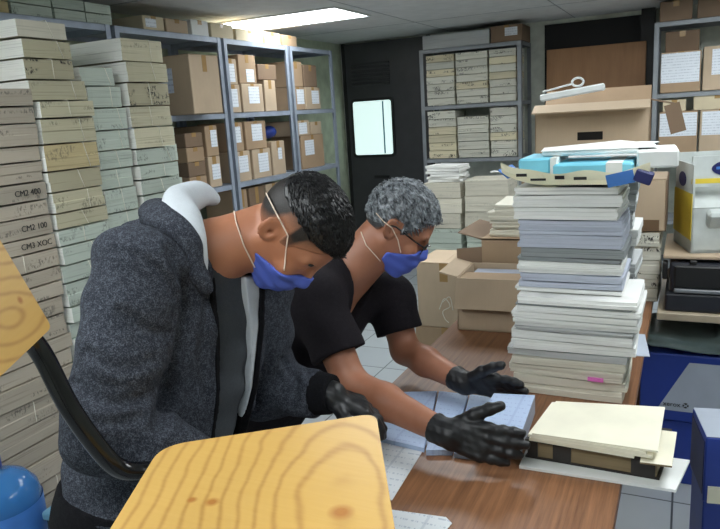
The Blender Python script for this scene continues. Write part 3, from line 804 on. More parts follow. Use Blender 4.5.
# cardboard sheet on the printer, toner carton on that
PZ = TZ+.197
o = bx('cardboard_sheet', (-.066, 2.74, PZ), (.42, 3.2, PZ+.012), MT['cardl'], None, .002); tag(o, 'flat beige cardboard sheet lying on the black printer', 'cardboard')
t = thing('toner_carton', 'torn open grey and yellow carton with a blue oval on the cardboard sheet', 'carton', (.14, 2.95, PZ+.0125), math.radians(14))
d, w, h = .26, .30, .36
b = MB(); b.box((-w/2, -d/2, 0), (w/2, d/2, .012)); b.box((-w/2, -d/2, 0), (-w/2+.006, d/2, h*.92)); b.box((w/2-.006, -d/2, 0), (w/2, d/2, h*.8)); b.box((-w/2, d/2-.006, 0), (w/2, d/2, h))
b.box((-w/2, -d/2, 0), (w/2, -d/2+.006, .17)); b.build('body', MT['toner'], t)
b = MB(); b.box((-w/2, -.003, 0), (w/2, .003, .12), rot=Matrix.Rotation(-1.0, 3, 'X'), piv=(0, 0, 0)); b.xform(Matrix.Translation((0, -d/2, .17))); fl = b.build('front_flap', MT['toner'], t)
b = MB(); b.box((-w/2, -d/2+.02, h-.09), (w/2, -d/2+.028, h)); b.build('upper_panel', MT['toner'], t)
b = MB(); b.prism([(.095*math.cos(a), .034*math.sin(a)) for a in [2*PI*k/32 for k in range(32)]], 0, .002); b.xform(Matrix.Translation((.01, -d/2+.0198, h-.046)) @ Matrix.Rotation(PI/2, 4, 'X')); b.build('oval_emblem', MT['navy'], t)
b = MB(); b.box((-.07, -d/2+.0165, h-.05), (.09, -d/2+.0176, h-.04)); b.build('emblem_band', MT['bluem'], t)
b = MB(); b.box((-w/2-.002, -d/2+.017, h-.10), (w/2, -d/2+.0198, h-.082)); b.build('yellow_band', MT['yellow'], t)
b = MB(); b.box((-w/2-.003, -d/2, .05), (-w/2-.0005, d/2, h*.62)); b.build('yellow_side', MT['yellow'], t)
b = MB(); b.prism([(.05*math.cos(a), .028*math.sin(a)) for a in [2*PI*k/32 for k in range(32)]], 0, .002); b.xform(Matrix.Translation((-w/2-.0005, .02, h*.74)) @ Matrix.Rotation(PI/2, 4, 'Z') @ Matrix.Rotation(-PI/2, 4, 'X')); b.build('side_emblem', MT['navy'], t)
b = MB(); b.box((-w/2+.02, -d/2+.03, .02), (w/2-.012, d/2-.03, .20), .02); b.box((-w/2+.05, -d/2-.02, .10), (w/2-.03, -d/2+.05, .17), .01, rot=Matrix.Rotation(.5, 3, 'X')); b.build('packing_insert', MT['toner'], t)

# blue cartons
def blue_carton(label, lo, hi, logo, lidband=None, group='blue paper cartons'):
    c = ((lo[0]+hi[0])/2, (lo[1]+hi[1])/2, lo[2]); t = thing('paper_carton', label, 'carton', c, 0, group)
    w, d, h = (hi[0]-lo[0])/2, (hi[1]-lo[1])/2, hi[2]-lo[2]
    bx('body', (-w, -d, 0), (w, d, h), MT['blue'], t, .004)
    if logo == 'swoosh':
        b = MB(); b.prism([(-w+.065, .045), (w-.004, .045), (w-.004, h*.90), (-w+.175, h*.90)], 0, .0015)
        b.xform(Matrix.Translation((0, -d, 0)) @ Matrix.Rotation(PI/2, 4, 'X')); b.build('pale_panel', MT['bluel'], t)
        text_mesh('logo_text', 'xerox', .026, MT['ink'], t, frame_m((-w+.118, -d-.0025, .072), (1, 0, 0), (0, 0, 1)))
        b = MB(); b.prism([(.011*math.cos(a), .011*math.sin(a)) for a in [2*PI*k/24 for k in range(24)]], 0, .001); b.xform(Matrix.Translation((-w+.168, -d-.0018, .072)) @ Matrix.Rotation(PI/2, 4, 'X')); ob = b.build('logo_ball', MT['ink'], t)
        b = MB()
        for a in (.7, -.7): b.box((-.0105, -.0016, 0), (.0105, .0016, .0006), rot=Matrix.Rotation(a, 3, 'Z'), piv=(0, 0, 0))
        b.xform(Matrix.Translation((-w+.168, -d-.003, .072)) @ Matrix.Rotation(PI/2, 4, 'X')); b.build('logo_cross', MT['bluel'], ob)
        text_mesh('small_print', 'x', .022, MT['ink'], t, frame_m((w-.10, -d-.0025, .05), (1, 0, 0), (0, 0, 1)))
    if logo == 'plain':
        bx('top_panel', (-w+.002, -d+.002, h), (w-.002, d-.002, h+.0015), MT['bluel'], t)
        b = MB()
        for k in range(5): b.prism([(.007*math.cos(a), .007*math.sin(a)) for a in [2*PI*j/12 for j in range(12)]], 0, .0008); b.xform(Matrix.Translation((.02, 0, 0)))
        b.xform(Matrix.Translation((-w+.03, -d+.025, h+.0016))); b.build('printed_dots', MT['ink'], t)
        bx('label_strip', (-w+.04, -d-.0015, h*.72), (-w+.12, -d-.0002, h*.76), MT['navy'], t)
        b = MB(); b.box((-w-.002, -d+.01, h*.1), (-w-.0004, d-.01, h*.9)); b.build('side_panel', MT['navy'], t)
    if lidband: bx('cream_band', (-w+.01, -d-.004, 0), (w, -d-.0003, .05), MT['cream'], t)
    return t
blue_carton('blue paper carton with a pale slanted panel and logo on the floor under the desk', (-.135, 2.78, .275), (.40, 3.08, .555), 'swoosh')
blue_carton('plain blue paper carton on the floor under the logo carton', (-.135, 2.79, 0), (.40, 3.08, .273), None)
zz = 0
bc = [blue_carton('blue paper carton with a pale top, uppermost of the floor pile at the right edge', (.062, 1.93, .446), (.36, 2.12, .640), 'plain', True),
    blue_carton('blue paper carton, middle of the floor pile at the right edge', (.066, 1.935, .224), (.36, 2.12, .444), None),
    blue_carton('blue paper carton, lowest of the floor pile at the right edge', (.062, 1.93, 0), (.36, 2.12, .222), None)]
for k, o in enumerate(bc): o.rotation_euler = (0, 0, .17-.02*k); o.location.x -= .004
# plastic sheeting on the logo carton
rr = np.random.RandomState(5)
def fpl(P):
    d = rbox(P, (.14, 2.93, .600), (.255, .15, .032), .02)
    return d+.005*np.sin(P[:, 2]*170+2.5*np.sin(P[:, 0]*9))+.003*np.sin(P[:, 0]*26+P[:, 2]*60)
o = sdf_mesh('plastic_sheet', fpl, (-.16, 2.72, .5575), (.45, 3.14, .70), .008, MT['plastic'])
tag(o, 'crumpled dark clear plastic sheeting on the blue logo carton under the desk', 'plastic sheet')

# ------------------------------------------------------------------ tall paper pile on the table
def pile(nm, cx, cy, z, rows, group, rz0=-PI/2):
    n = len(rows)
    for k, (h, m, w, d, dx, a) in enumerate(rows):
        colr = {'sw': 'white', 'sg': 'light grey', 'sb': 'bluish', 'sd': 'dark grey', 'sc': 'cream'}[m]
        o = link('paper_sheaf', sheaf(w, d, h-.0022, max(2, int(h/.010)), .0028, .0014, 1500+k+int(cy*100)), MT[m])
        o.location = (cx+dx, cy, z); o.rotation_euler = (0, 0, rz0+a); z += h
        tag(o, '%s sheaf, %s in the %s' % (colr, nth(n-1-k), nm), 'paper sheaf', group)
        if k == 2 and nm.startswith('lower'):
            bx('pink_tab', (d/2+.004, .065, .004), (d/2+.010, .105, .014), MT['magenta'], o)['label'] = 'pink index tab'
    return z
R = lambda a, b_: rnd.uniform(a, b_)
low = [(h, m, w, .25, R(-.006, .006)+dx, R(-.045, .045)) for h, m, w, dx in [(.030, 'sc', .30, -.012), (.026, 'sc', .30, -.012), (.030, 'sc', .305, -.012), (.024, 'sc', .305, -.012), (.022, 'sg', .32, -.01),
    (.028, 'sw', .325, 0), (.026, 'sw', .32, 0), (.012, 'sg', .31, .006), (.022, 'sw', .325, .004), (.018, 'sw', .33, .006), (.018, 'sw', .325, .008), (.006, 'sd', .30, .004), (.022, 'sw', .31, .004)]]
zl = pile('lower half of the tall pile', -.262, 1.935, TZ+.001, low, 'paper sheaves in the tall pile')
upp = [(h, m, w, .25, -.016+R(-.005, .005)+dx, R(-.035, .035)) for h, m, w, dx in [(.012, 'sw', .285, -.004), (.018, 'sb', .275, 0), (.022, 'sb', .272, 0), (.034, 'sw', .275, 0), (.012, 'sd', .275, 0), (.026, 'sd', .275, 0),
    (.038, 'sb', .272, -.004), (.040, 'sb', .272, -.004), (.034, 'sw', .275, -.004), (.034, 'sw', .285, -.010), (.022, 'sw', .272, -.012)]]
zu = pile('upper half of the tall pile', -.262, 1.985, zl+.001, upp, 'paper sheaves in the tall pile')
rear = []
for k in range(12): rear.append((.62/12, ['sg', 'sw', 'sg', 'sg', 'sd', 'sg'][k % 6], .27, .24, R(-.01, .01)+.008, R(-.05, .05)))
zr = pile('rear pile behind the tall pile', -.275, 2.265, TZ+.001, rear, 'paper sheaves in the rear pile')
# plastic sleeve hanging out of the pile
b = MB(); vs = b.box((-.03, -.09, -.0005), (.03, .09, .0015)); o = b.build('plastic_sleeve', MT['bluel'])
o.location = (-.108, 1.915, TZ+.1335); o.rotation_euler = (0, .0, .12)
tag(o, 'pale blue plastic sleeve sticking out of the right side of the tall pile', 'plastic sleeve')

# torn flattened carton on the tall pile with cyan reams on it
t = thing('torn_carton', 'torn printed carton flattened over the top of the tall pile', 'carton', (-.265, 1.975, zu+.006))
def curl(x): return .034*max(0, (abs(x)-.06)/.13)**2 if x < 0 else .02*max(0, (x-.10)/.09)**2
b = MB(); N = 24; vs = []
for k in range(N+1):
    x = -.185+.37*k/N; zz = curl(x); wob = .006*math.sin(x*31)
    vs.append([b.bm.verts.new((x, -.158+wob, zz+.036+.004*math.sin(x*47))), b.bm.verts.new((x, -.150, zz+.014)), b.bm.verts.new((x, -.135, zz)), b.bm.verts.new((x, .12, zz)), b.bm.verts.new((x, .135, zz+.02))])
for a, c in zip(vs, vs[1:]):
    for k in range(4): b.bm.faces.new((a[k], c[k], c[k+1], a[k+1]))
bmesh.ops.solidify(b.bm, geom=b.bm.faces[:], thickness=.003)
b.build('tray', MT['cream'], t)
for k, (x, zz, w_, h_) in enumerate([(-.13, .012, .014, .008), (-.085, .010, .02, .006), (-.03, .014, .012, .010), (.02, .011, .016, .008)]):
    b = MB(); b.box((x-w_, -.1600+.006*math.sin(x*31), zz+curl(x)+.004), (x+w_, -.1588+.006*math.sin(x*31), zz+h_+curl(x)+.004), rot=Matrix.Rotation(.3, 3, 'X')); b.build('printed_mark', MT['ink'], t)
b = MB(); b.box((.085, -.170, .002), (.150, -.1655, .034), rot=Matrix.Rotation(-.22, 3, 'Y')); b.build('blue_flap', MT['bluem'], t)
b = MB(); b.box((.150, -.176, .006), (.192, -.13, .036), .003, rot=Matrix.Rotation(.35, 3, 'Y')); b.build('navy_corner', MT['navy'], t)
b = MB(); b.box((-.200, -.14, .030), (-.165, .02, .033), rot=Matrix.Rotation(.7, 3, 'Y')); b.build('blue_end_flap', MT['bluem'], t)
def ream(loc, rz, label, size=(.16, .24, .045), cy=True):
    t = thing('paper_ream', label, 'paper ream', loc, rz, 'paper reams on the tall pile')
    w, d, h = size; bx('wrapper', (-w/2, -d/2, 0), (w/2, d/2, h), MT['cyan'] if cy else MT['white'], t, .005)
    if cy: bx('white_band', (-w*.08+.05, -d/2-.001, -.0), (w*.12+.05, d/2+.001, h+.001), MT['white'], t)
ZR = zu+.011
ream((-.375, 1.985, ZR+.020), 0, 'cyan wrapped paper ream at the end of the torn carton over the older man\'s side', (.085, .2, .042))
ream((-.225, 1.985, ZR), .02, 'cyan wrapped paper ream across the middle of the torn carton', (.20, .22, .046))
ream((-.072, 2.01, ZR+.028), .05, 'white wrapped paper ream sticking out over the end of the torn carton', (.10, .2, .045), False)
ream((-.245, 2.02, ZR+.0635), .08, 'thin white paper ream lying across the cyan reams', (.25, .16, .014), False)
bag('plastic_bag', 'crumpled white plastic bag behind the cyan reams on the rear pile', 'bag', (-.20, 2.29, zr+.036), (.19, .10, .040), 'wplastic', 21, amp=.035, k=34, zfloor=zr+.003)
# white folded paper peak
b = MB(); v = [b.bm.verts.new(p) for p in [(-.15, -.08, 0), (.15, -.08, 0), (.15, .08, 0), (-.15, .08, 0), (.05, -.05, .012), (.06, .06, .014)]]
for f in [(0, 1, 4), (1, 2, 5, 4), (2, 3, 5), (3, 0, 4, 5), (3, 2, 1, 0)]: b.bm.faces.new([v[i] for i in f])
o = b.build('folded_paper', MT['white']); o.location = (-.225, 2.02, ZR+.078); o.rotation_euler = (0, 0, .12); tag(o, 'white folded paper standing in a low peak on the white ream', 'paper')

# bundles + carton behind the pile at the right
z = TZ+.001
for k in range(5):
    bundle('form_box', 'flat form box between the tall pile and the printer, %s of five' % nth(4-k), 'box', (-.202, 2.98, z), .245, .30, .054, 'bx', -PI/2+R(-.03, .03), 'form boxes beside the printer', tie=False, n=3, seed=1800+k); z += .0555
o = carton('carton', 'tan carton with dark brown side on the form boxes beside the printer', 'carton', (-.197, 2.98, z+.004), (.28, .26, .20), -PI/2, 'cardl', None, False, True)
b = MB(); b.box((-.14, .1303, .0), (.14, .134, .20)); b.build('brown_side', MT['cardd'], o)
b = MB(); b.box((.1403, -.05, .0), (.142, .11, .045)); b.build('torn_panel', MT['cardin'], o)
# big open carton with hand hole on a hidden carton
carton('carton', 'plain carton under the open carton with the hand hole', 'carton', (-.43, 3.28, TZ+.001), (.30, .50, .455), -PI/2, 'card', tape=False)
t = thing('open_carton', 'open tan carton with a hand hole behind the tall pile', 'carton', (-.385, 3.28, TZ+.458), .04)
w, d, h = .235, .16, .325
b = MB(); b.box((-w, -d, 0), (w, -d+.005, h)); b.box((-w, d-.005, 0), (w, d, h)); b.box((-w, -d, 0), (-w+.005, d, h)); b.box((w-.005, -d, 0), (w, d, h)); b.box((-w, -d, 0), (w, d, .005)); b.build('body', MT['cardl'], t)
b = MB(); b.box((-.055, -d-.001, h*.52), (.05, -d+.002, h*.63), .004); b.build('hand_hole', MT['hole'], t)
b = MB(); b.box((-w, -.10, -.002), (w, 0, .003), rot=Matrix.Rotation(.32, 3, 'X'), piv=(0, 0, 0)); b.xform(Matrix.Translation((0, -d, h))); b.build('front_flap', MT['cardl'], t)
b = MB(); b.box((0, -d+.01, -.003), (.11, d-.01, .003), rot=Matrix.Rotation(.25, 3, 'Y'), piv=(0, 0, 0)); b.xform(Matrix.Translation((w, 0, h))); sf = b.build('side_flap', MT['cardd'], t)
b = MB(); b.box((-.025, -.003, -.12), (.035, .003, 0), rot=Matrix.Rotation(-.25, 3, 'Y') @ Matrix.Rotation(.2, 3, 'Z'), piv=(0, 0, 0)); b.xform(Matrix.Translation((w+.075, -d+.01, h-.024))); b.build('torn_end', MT['cardd'], sf)
b = MB(); b.box((-w, -.002, 0), (w, .002, .10), rot=Matrix.Rotation(-.9, 3, 'X'), piv=(0, 0, 0)); b.xform(Matrix.Translation((0, d, h))); b.build('back_flap', MT['card'], t)
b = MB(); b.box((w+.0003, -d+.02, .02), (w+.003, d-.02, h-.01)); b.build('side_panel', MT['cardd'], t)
# white folder with ring
# supports it: papers filling the carton
o = link('paper_sheaf', sheaf(.42, .28, h-.012, 10, .004, .002, 77), MT['sg']); o.location = (-.385, 3.28, TZ+.458+.006); o.rotation_euler = (0, 0, -PI/2+.04); tag(o, 'grey papers filling the open carton with the hand hole', 'paper sheaf')
t = thing('ring_folder', 'white plastic folder with a ring lying on the open carton', 'folder', (-.48, 3.33, TZ+.458+h+.016), .1)
b = MB(); b.box((-.14, -.10, 0), (.14, .10, .03), .006); b.xform(Matrix.Translation((0, 0, .004)) @ Matrix.Rotation(-.12, 4, 'Y') @ Matrix.Translation((0, 0, .016))); b.build('folder_body', MT['wplastic'], t)
b = MB(); b.tube([(.024*math.cos(a)+.02, -.08, .078+.018*math.sin(a)) for a in [2*PI*k/20 for k in range(20)]], .005, 8, True); b.build('ring', MT['white'], t)
b = MB(); b.tube([(-.13, -.09, .045), (-.05, -.085, .062), (.0, -.08, .072)], .004, 8); b.build('strap', MT['white'], t)

# open carton at the table's left, stack behind
t = thing('open_carton', 'torn tan carton standing on the left rear of the table', 'carton', (-.60, 2.44, TZ+.001), .05)
w, d, h = .145, .13, .195
b = MB(); b.box((-w, -d, 0), (w, -d+.005, h)); b.box((-w, d-.005, 0), (w, d, h)); b.box((-w, -d, 0), (-w+.005, d, h)); b.box((w-.005, -d, 0), (w, d, h)); b.box((-w, -d, 0), (w, d, .005)); b.build('body', MT['cardl'], t)
b = MB(); b.box((.03, -d-.001, h*.60), (.07, -d+.002, h*.72), .004); b.build('hand_hole', MT['hole'], t)
b = MB(); b.box((-w-.0, -.11, -.002), (w, 0, .003), rot=Matrix.Rotation(1.25, 3, 'X'), piv=(0, 0, 0)); b.xform(Matrix.Translation((0, -d-.002, h))); b.build('front_flap', MT['cardl'], t)
b = MB(); b.box((-.07, -d+.01, -.002), (0, d-.01, .003), rot=Matrix.Rotation(.25, 3, 'Y'), piv=(0, 0, 0)); b.xform(Matrix.Translation((-w, 0, h))); b.build('side_flap', MT['cardl'], t)
b = MB(); b.box((-w+.006, 0, -.002), (w-.006, .13, .002), rot=Matrix.Rotation(-.05, 3, 'X'), piv=(0, 0, 0)); b.xform(Matrix.Translation((0, -d+.004, h-.004))); b.build('top_flap', MT['card'], t)
o = link('paper_sheaf', sheaf(.26, .23, h-.03, 8, .006, .003, 78), MT['sb']); o.location = (-.60, 2.44, TZ+.008); o.rotation_euler = (0, 0, -PI/2+.05); tag(o, 'bluish papers filling the torn carton on the table', 'paper sheaf')
t = thing('open_carton', 'brown carton lying open sideways behind the torn carton on the table', 'carton', (-.565, 2.76, TZ+.001))
w, d, h = .16, .16, .285
b = MB(); b.box((-w, -d, 0), (w, -d+.005, h)); b.box((-w, d-.005, 0), (w, d, h)); b.box((w-.005, -d, 0), (w, d, h)); b.box((-w, -d, 0), (w, d, .005)); b.box((-w, -d, h-.005), (w, d, h)); b.build('body', MT['card'], t)
b = MB(); b.box((-.10, -d, -.002), (0, d, .003), rot=Matrix.Rotation(.25, 3, 'Y'), piv=(0, 0, 0)); b.xform(Matrix.Translation((-w, 0, h-.003))); b.build('top_flap', MT['cardd'], t)
b = MB(); b.box((-.10, -.002, 0), (0, .003, h*.6), rot=Matrix.Rotation(.5, 3, 'Z'), piv=(0, 0, 0)); b.xform(Matrix.Translation((-w, -d, .08))); b.build('side_flap', MT['cardd'], t)
bx('inside_shade', (-w+.01, -d+.008, .006), (-w+.03, d-.008, h-.01), MT['hole'], t)  # near-black slab stands in for the shade in the carton's open mouth
z = TZ+.287
for k in range(4):
    o = link('paper_sheaf', sheaf(.30, .26, .031, 4, .006, .003, 90+k), MT['sc']); o.location = (-.545+R(-.012, .012), 2.77, z); o.rotation_euler = (0, 0, -PI/2+R(-.06, .06)); z += .0325
    tag(o, 'cream sheaf of papers on the sideways carton, %s of four' % nth(3-k), 'paper sheaf', 'cream sheaves on the sideways carton')
# cartons on the floor left of the table
x0, x1 = at_y(426, 300, 3.25)[0], at_y(462, 300, 3.25)[0]
zt = at_y(440, 264, 3.25)[2]; zb_ = at_y(440, 328, 3.25)[2]
carton('carton', 'plain carton on the floor under the marked carton left of the table', 'carton', ((x0+x1)/2, 3.42, 0), (.32, .34, zb_-.002), -PI/2, 'card', flaps=False)
o = carton('carton', 'tan carton with a scrawled mark left of the table, on another carton', 'carton', ((x0+x1)/2, 3.42, zb_), (.32, x1-x0+.10, zt-zb_), -PI/2, 'cardl', None, True, True)
b = MB(); b.tube(spline([(.1615, -.03, .10), (.1615, .0, .16), (.1615, .03, .12), (.1615, -.01, .09), (.1615, .0, .05), (.1615, .02, .03)], 6), .0025, 5); b.build('scrawl', MT['string'], o)
b = MB(); b.tube(spline([(.1615, -.01, .14), (.1615, .03, .17), (.1615, .045, .10)], 6), .0025, 5); b.build('scrawl', MT['string'], o)
# dropped sheet
# ------------------------------------------------------------------ papers on the table
def sheet(name, label, cat, corners_px, z, th, mat, group=None):
    pts = [at_z(px, py, z+th)[:2] for px, py in corners_px]
    c = np.mean(pts, 0); b = MB(); b.prism([tuple(p-c) for p in pts], 0, th); o = b.build(name, MT[mat]); o.location = (c[0], c[1], z); return tag(o, label, cat, group)
def m_flat(name, paper, ink, ang):
    t = NT(name); v = t.coord((1, 1, 1), rot=(0, 0, ang)); sx = t.n('ShaderNodeSeparateXYZ'); t.l(v, sx.inputs[0])
    r1 = t.ramp(t.math('SINE', t.math('MULTIPLY', sx.outputs['Y'], 260)), [(.70, (0, 0, 0, 1)), (.85, (1, 1, 1, 1))])
    g = t.ramp(t.noise(t.coord((200, 26, 1), rot=(0, 0, ang)), 1, 2), [(.5, (0, 0, 0, 1)), (.56, (1, 1, 1, 1))])
    r2 = t.ramp(t.math('SINE', t.math('MULTIPLY', sx.outputs['X'], 75)), [(.96, (0, 0, 0, 1)), (.99, (1, 1, 1, 1))])
    k = t.math('MAXIMUM', t.math('MULTIPLY', t.math('MULTIPLY', r1, g), .55), t.math('MULTIPLY', r2, .35))
    return t.fin(t.mix(k, lin(paper), lin(ink)), .6)
MT['flatw'] = m_flat('printed_sheet_white', (232, 236, 240), (160, 172, 192), 0)
MT['flatb'] = m_flat('printed_sheet_blue', (180, 198, 228), (140, 158, 202), 0)
z = TZ+.0008
sheet('form_sheet', 'white printed form with a dotted edge lying in front of the men', 'paper sheet', [(378, 428), (430, 439), (392, 500), (330, 488)], z, .0012, 'flatw')
sheet('form_sheet', 'white printed sheet at the bottom of the photo beside the chair seat', 'paper sheet', [(380, 508), (446, 517), (452, 523), (420, 560), (350, 545)], z, .0015, 'flatw')
# blue form pads in a row
for k, (pp, th) in enumerate([([(398, 392), (437, 391), (424, 448), (372, 436)], .012), ([(439, 391), (468, 394), (452, 450), (426, 450)], .014), ([(470, 394), (496, 398), (488, 420), (478, 456), (454, 453)], .012)]):
    sheet('form_pad', 'pale blue form pad under the forearm, %s of three in a row' % ['left', 'middle', 'right'][k], 'form pad', pp, z, th, 'flatb', 'blue form pads on the table')
# block of blue forms being squared up
P = [at_z(px, py, TZ+.052)[:2] for px, py in [(494, 398), (535, 400), (521, 440), (474, 434)]]
c = np.mean(P, 0); b = MB(); b.prism([tuple(p-c) for p in P], 0, .050, 0, 1); BLK = b.build('form_block', [MT['flatb'], MT['sb']]); BLK.location = (c[0], c[1], TZ+.0155)
tag(BLK, 'thick block of pale blue forms held between the gloved hands', 'form block')

# binder pile at the table's right front corner
t0 = at_z(600, 470, TZ)
sheet('backing_board', 'white backing board under the dark binder at the table edge', 'board', [(519, 466), (531, 438), (690, 460), (676, 490)], TZ+.001, .006, 'white')
def slab(name, label, cat, px, z, th, mat, side=None, group=None):
    pts = [at_z(a, b_, z+th)[:2] for a, b_ in px]; c = np.mean(pts, 0); b = MB(); b.prism([tuple(p-c) for p in pts], 0, th, 0, 1 if side else 0)
    o = b.build(name, [MT[mat], MT[side]] if side else MT[mat]); o.location = (c[0], c[1], z); return tag(o, label, cat, group)
bp = [at_z(525, 440, TZ+.05)[:2], at_z(660, 462, TZ+.05)[:2], at_z(672, 430, TZ+.05)[:2], at_z(548, 412, TZ+.05)[:2]]
t = thing('ring_binder', 'worn dark ring binder under the cream folders at the table edge', 'binder', (*np.mean(bp, 0), TZ+.0075))
c = np.mean(bp, 0); q = [p-c for p in bp]
def insetq(s): return [tuple(p*s) for p in q]
b = MB(); b.prism(insetq(1.0), 0, .004); b.build('lower_cover', MT['binder'], t)
b = MB(); b.prism(insetq(.955), .0045, .040); b.build('pages', MT['olive'], t)
b = MB(); b.prism(insetq(1.0), .0405, .045); b.build('upper_cover', MT['binder'], t)
for s0, s1 in ((.02, .10), (.22, .36), (.80, .97)):
    a = [Vector((*(q[0]*(1-s)+q[1]*s), 0)) for s in (s0, s1)]; nrm = Vector((a[1].y-a[0].y, -(a[1].x-a[0].x), 0)).normalized()
    b = MB(); b.prism([tuple((a[0])[:2]), tuple(a[1][:2]), tuple((a[1]-nrm*.012)[:2]), tuple((a[0]-nrm*.012)[:2])], .002, .043); b.build('spine_clip', MT['binder'], t)
zc = TZ+.0075+.046
slab('manila_folder', 'old tan folder sticking out to the right under the cream folders', 'folder', [(640, 462), (672, 466), (677, 432), (645, 428)], zc, .004, 'cream', 'olive')
for k, (pp, th) in enumerate([([(529, 438), (634, 456), (655, 412), (556, 404)], .006), ([(531, 437), (652, 456), (662, 411), (558, 405)], .006), ([(528, 434), (646, 452), (663, 408), (552, 402)], .006), ([(532, 433), (658, 451), (665, 407), (556, 401)], .004)]):
    slab('cream_folder', 'cream folder on the dark binder, %s of four' % nth(3-k), 'folder', pp, zc+.0045+k*.0064, th, 'cream', None, 'cream folders on the binder')

# ------------------------------------------------------------------ foreground chair
ZS = 1.05
sc_ = [at_z(161, 446, ZS)[:2], at_z(376, 413, ZS)[:2]]
rdir = at_z(395, 529, ZS)[:2]-sc_[1]; ldir = at_z(110, 529, ZS)[:2]-sc_[0]
c3 = sc_[1]+rdir*1.22; c4 = sc_[0]+ldir*1.35
cc = np.mean([sc_[0], sc_[1], c3, c4], 0)
t = thing('school_chair', 'yellow pine school chair with black tube frame in the near foreground', 'chair', (cc[0], cc[1], 0))
loc = lambda p: (p[0]-cc[0], p[1]-cc[1])
L = lambda p: Vector((p[0]-cc[0], p[1]-cc[1], p[2]))
kn = loc(at_z(341, 512, ZS)); kn2 = loc(at_z(212, 502, ZS)); 
long_ax = math.atan2((c3-sc_[1])[1], (c3-sc_[1])[0])
pine = m_pine('pine_seat_wood', [(kn[0], kn[1], .16, .055, long_ax), (kn[0], kn[1], .02), (kn2[0], kn2[1], .012), (kn2[0]-.03, kn2[1]-.005, .009)])
b = MB(); b.prism(round_poly([loc(c4), loc(c3), loc(sc_[1]), loc(sc_[0])], [.05, .05, .026, .055], 10), ZS-.018, ZS, 0, 1)
o = b.build('seat', [pine, MT['pinee']], t)
es = [e_ for e_ in o.data.edges]
P0 = at_d(47, 329, .96); wv = Vector((.40, -.92, -.13)).normalized(); vv = Vector((-.27, -.13, .95)); vv = (vv-wv*vv.dot(wv)).normalized()
nv = wv.cross(vv).normalized()
if nv.x < 0: nv = -nv
bm_ = frame_m(L(P0), wv, vv)
pine2 = m_pine('pine_back_wood', [(.07, .05, .13, .05, .25), (.030, .058, .007)])
b = MB(); b.prism(round_poly([(0, 0), (.36, 0), (.36, .17), (0, .17)], [.012, .03, .03, .012], 8), -.008, .008, 0, 1); b.xform(Matrix.Identity(4))
o = b.build('backrest', [pine2, MT['pinee']], t); o.matrix_local = bm_
b = MB(); b.lathe([(0, .0095), (.006, .0095), (.007, .0082)], 16, .030, .058); ob = b.build('bolt_hole', MT['hole'], o)
def P3(px, py, D): return L(at_d(px, py, D))
offb = L(P0)-nv*.026
tubeA = [offb+wv*.035+vv*.13, offb+wv*.03+vv*.05, P3(38, 348, .975), P3(70, 408, 1.0), P3(104, 455, 1.03), P3(124, 470, 1.05), P3(150, 471, 1.065)]
u_ = (c3-sc_[1])/np.linalg.norm(c3-sc_[1]); rgt = (sc_[1]-sc_[0])/np.linalg.norm(sc_[1]-sc_[0])
pe = Vector((*loc(sc_[0]+rgt*.05+ldir*.16), ZS-.034)); pf = Vector((*loc(sc_[1]-rgt*.06+u_*.03), ZS-.034)); 
tubeA += [pe, (pe+pf)/2, pf, pf+Vector((rgt[0]*.03, rgt[1]*.03, -.05)), Vector((pf.x+rgt[0]*.04, pf.y+rgt[1]*.04, .55)), Vector((pf.x+rgt[0]*.06, pf.y+rgt[1]*.06, .012))]
b = MB(); b.tube(spline(tubeA, 10), .0150, 14); b.build('tube_frame', MT['frame'], t)
sh = Vector((*(ldir/np.linalg.norm(ldir)*.27), 0))
tubeB = [offb+wv*.32+vv*.13, offb+wv*.32+vv*.05]+[p+sh for p in tubeA[2:8]]
pg = Vector((*loc(c3-rgt*.06-u_*.05), ZS-.034))
tubeB[7] = pe+sh; tubeB += [((pe+sh)+pg)/2, pg, pg+Vector((rgt[0]*.03, rgt[1]*.03, -.05)), Vector((pg.x+rgt[0]*.04, pg.y+rgt[1]*.04, .55)), Vector((pg.x+rgt[0]*.06, pg.y+rgt[1]*.06, .012))]
b = MB(); b.tube(spline(tubeB, 10), .0150, 14); b.build('tube_frame', MT['frame'], t)
for base in (pe, pe+sh):
    b = MB(); b.tube(spline([base+Vector((.02*rgt[0], .02*rgt[1], -.003)), base+Vector((0, 0, -.04)), base+Vector((-.04*rgt[0], -.04*rgt[1], -.5)), Vector((base.x-.08*rgt[0], base.y-.08*rgt[1], .012))], 8), .013, 12); b.build('rear_leg', MT['frame'], t)
for tb in (tubeA[-1], tubeB[-1], Vector((pe.x-.08*rgt[0], pe.y-.08*rgt[1], .01)), Vector(((pe+sh).x-.08*rgt[0], (pe+sh).y-.08*rgt[1], .01))):
    b = MB(); b.lathe([(0, 0), (.018, 0), (.018, .03), (.014, .034), (0, .034)], 14, tb.x, tb.y); b.build('rubber_foot', MT['black'], t)
for sg in (.25, .75):
    pa_ = pe*(1-sg)+pf*sg; b = MB(); b.tube([pa_+Vector((0, 0, .0)), pa_+sh*.5, pa_+sh], .009, 10); b.build('crossbar', MT['frame'], t)

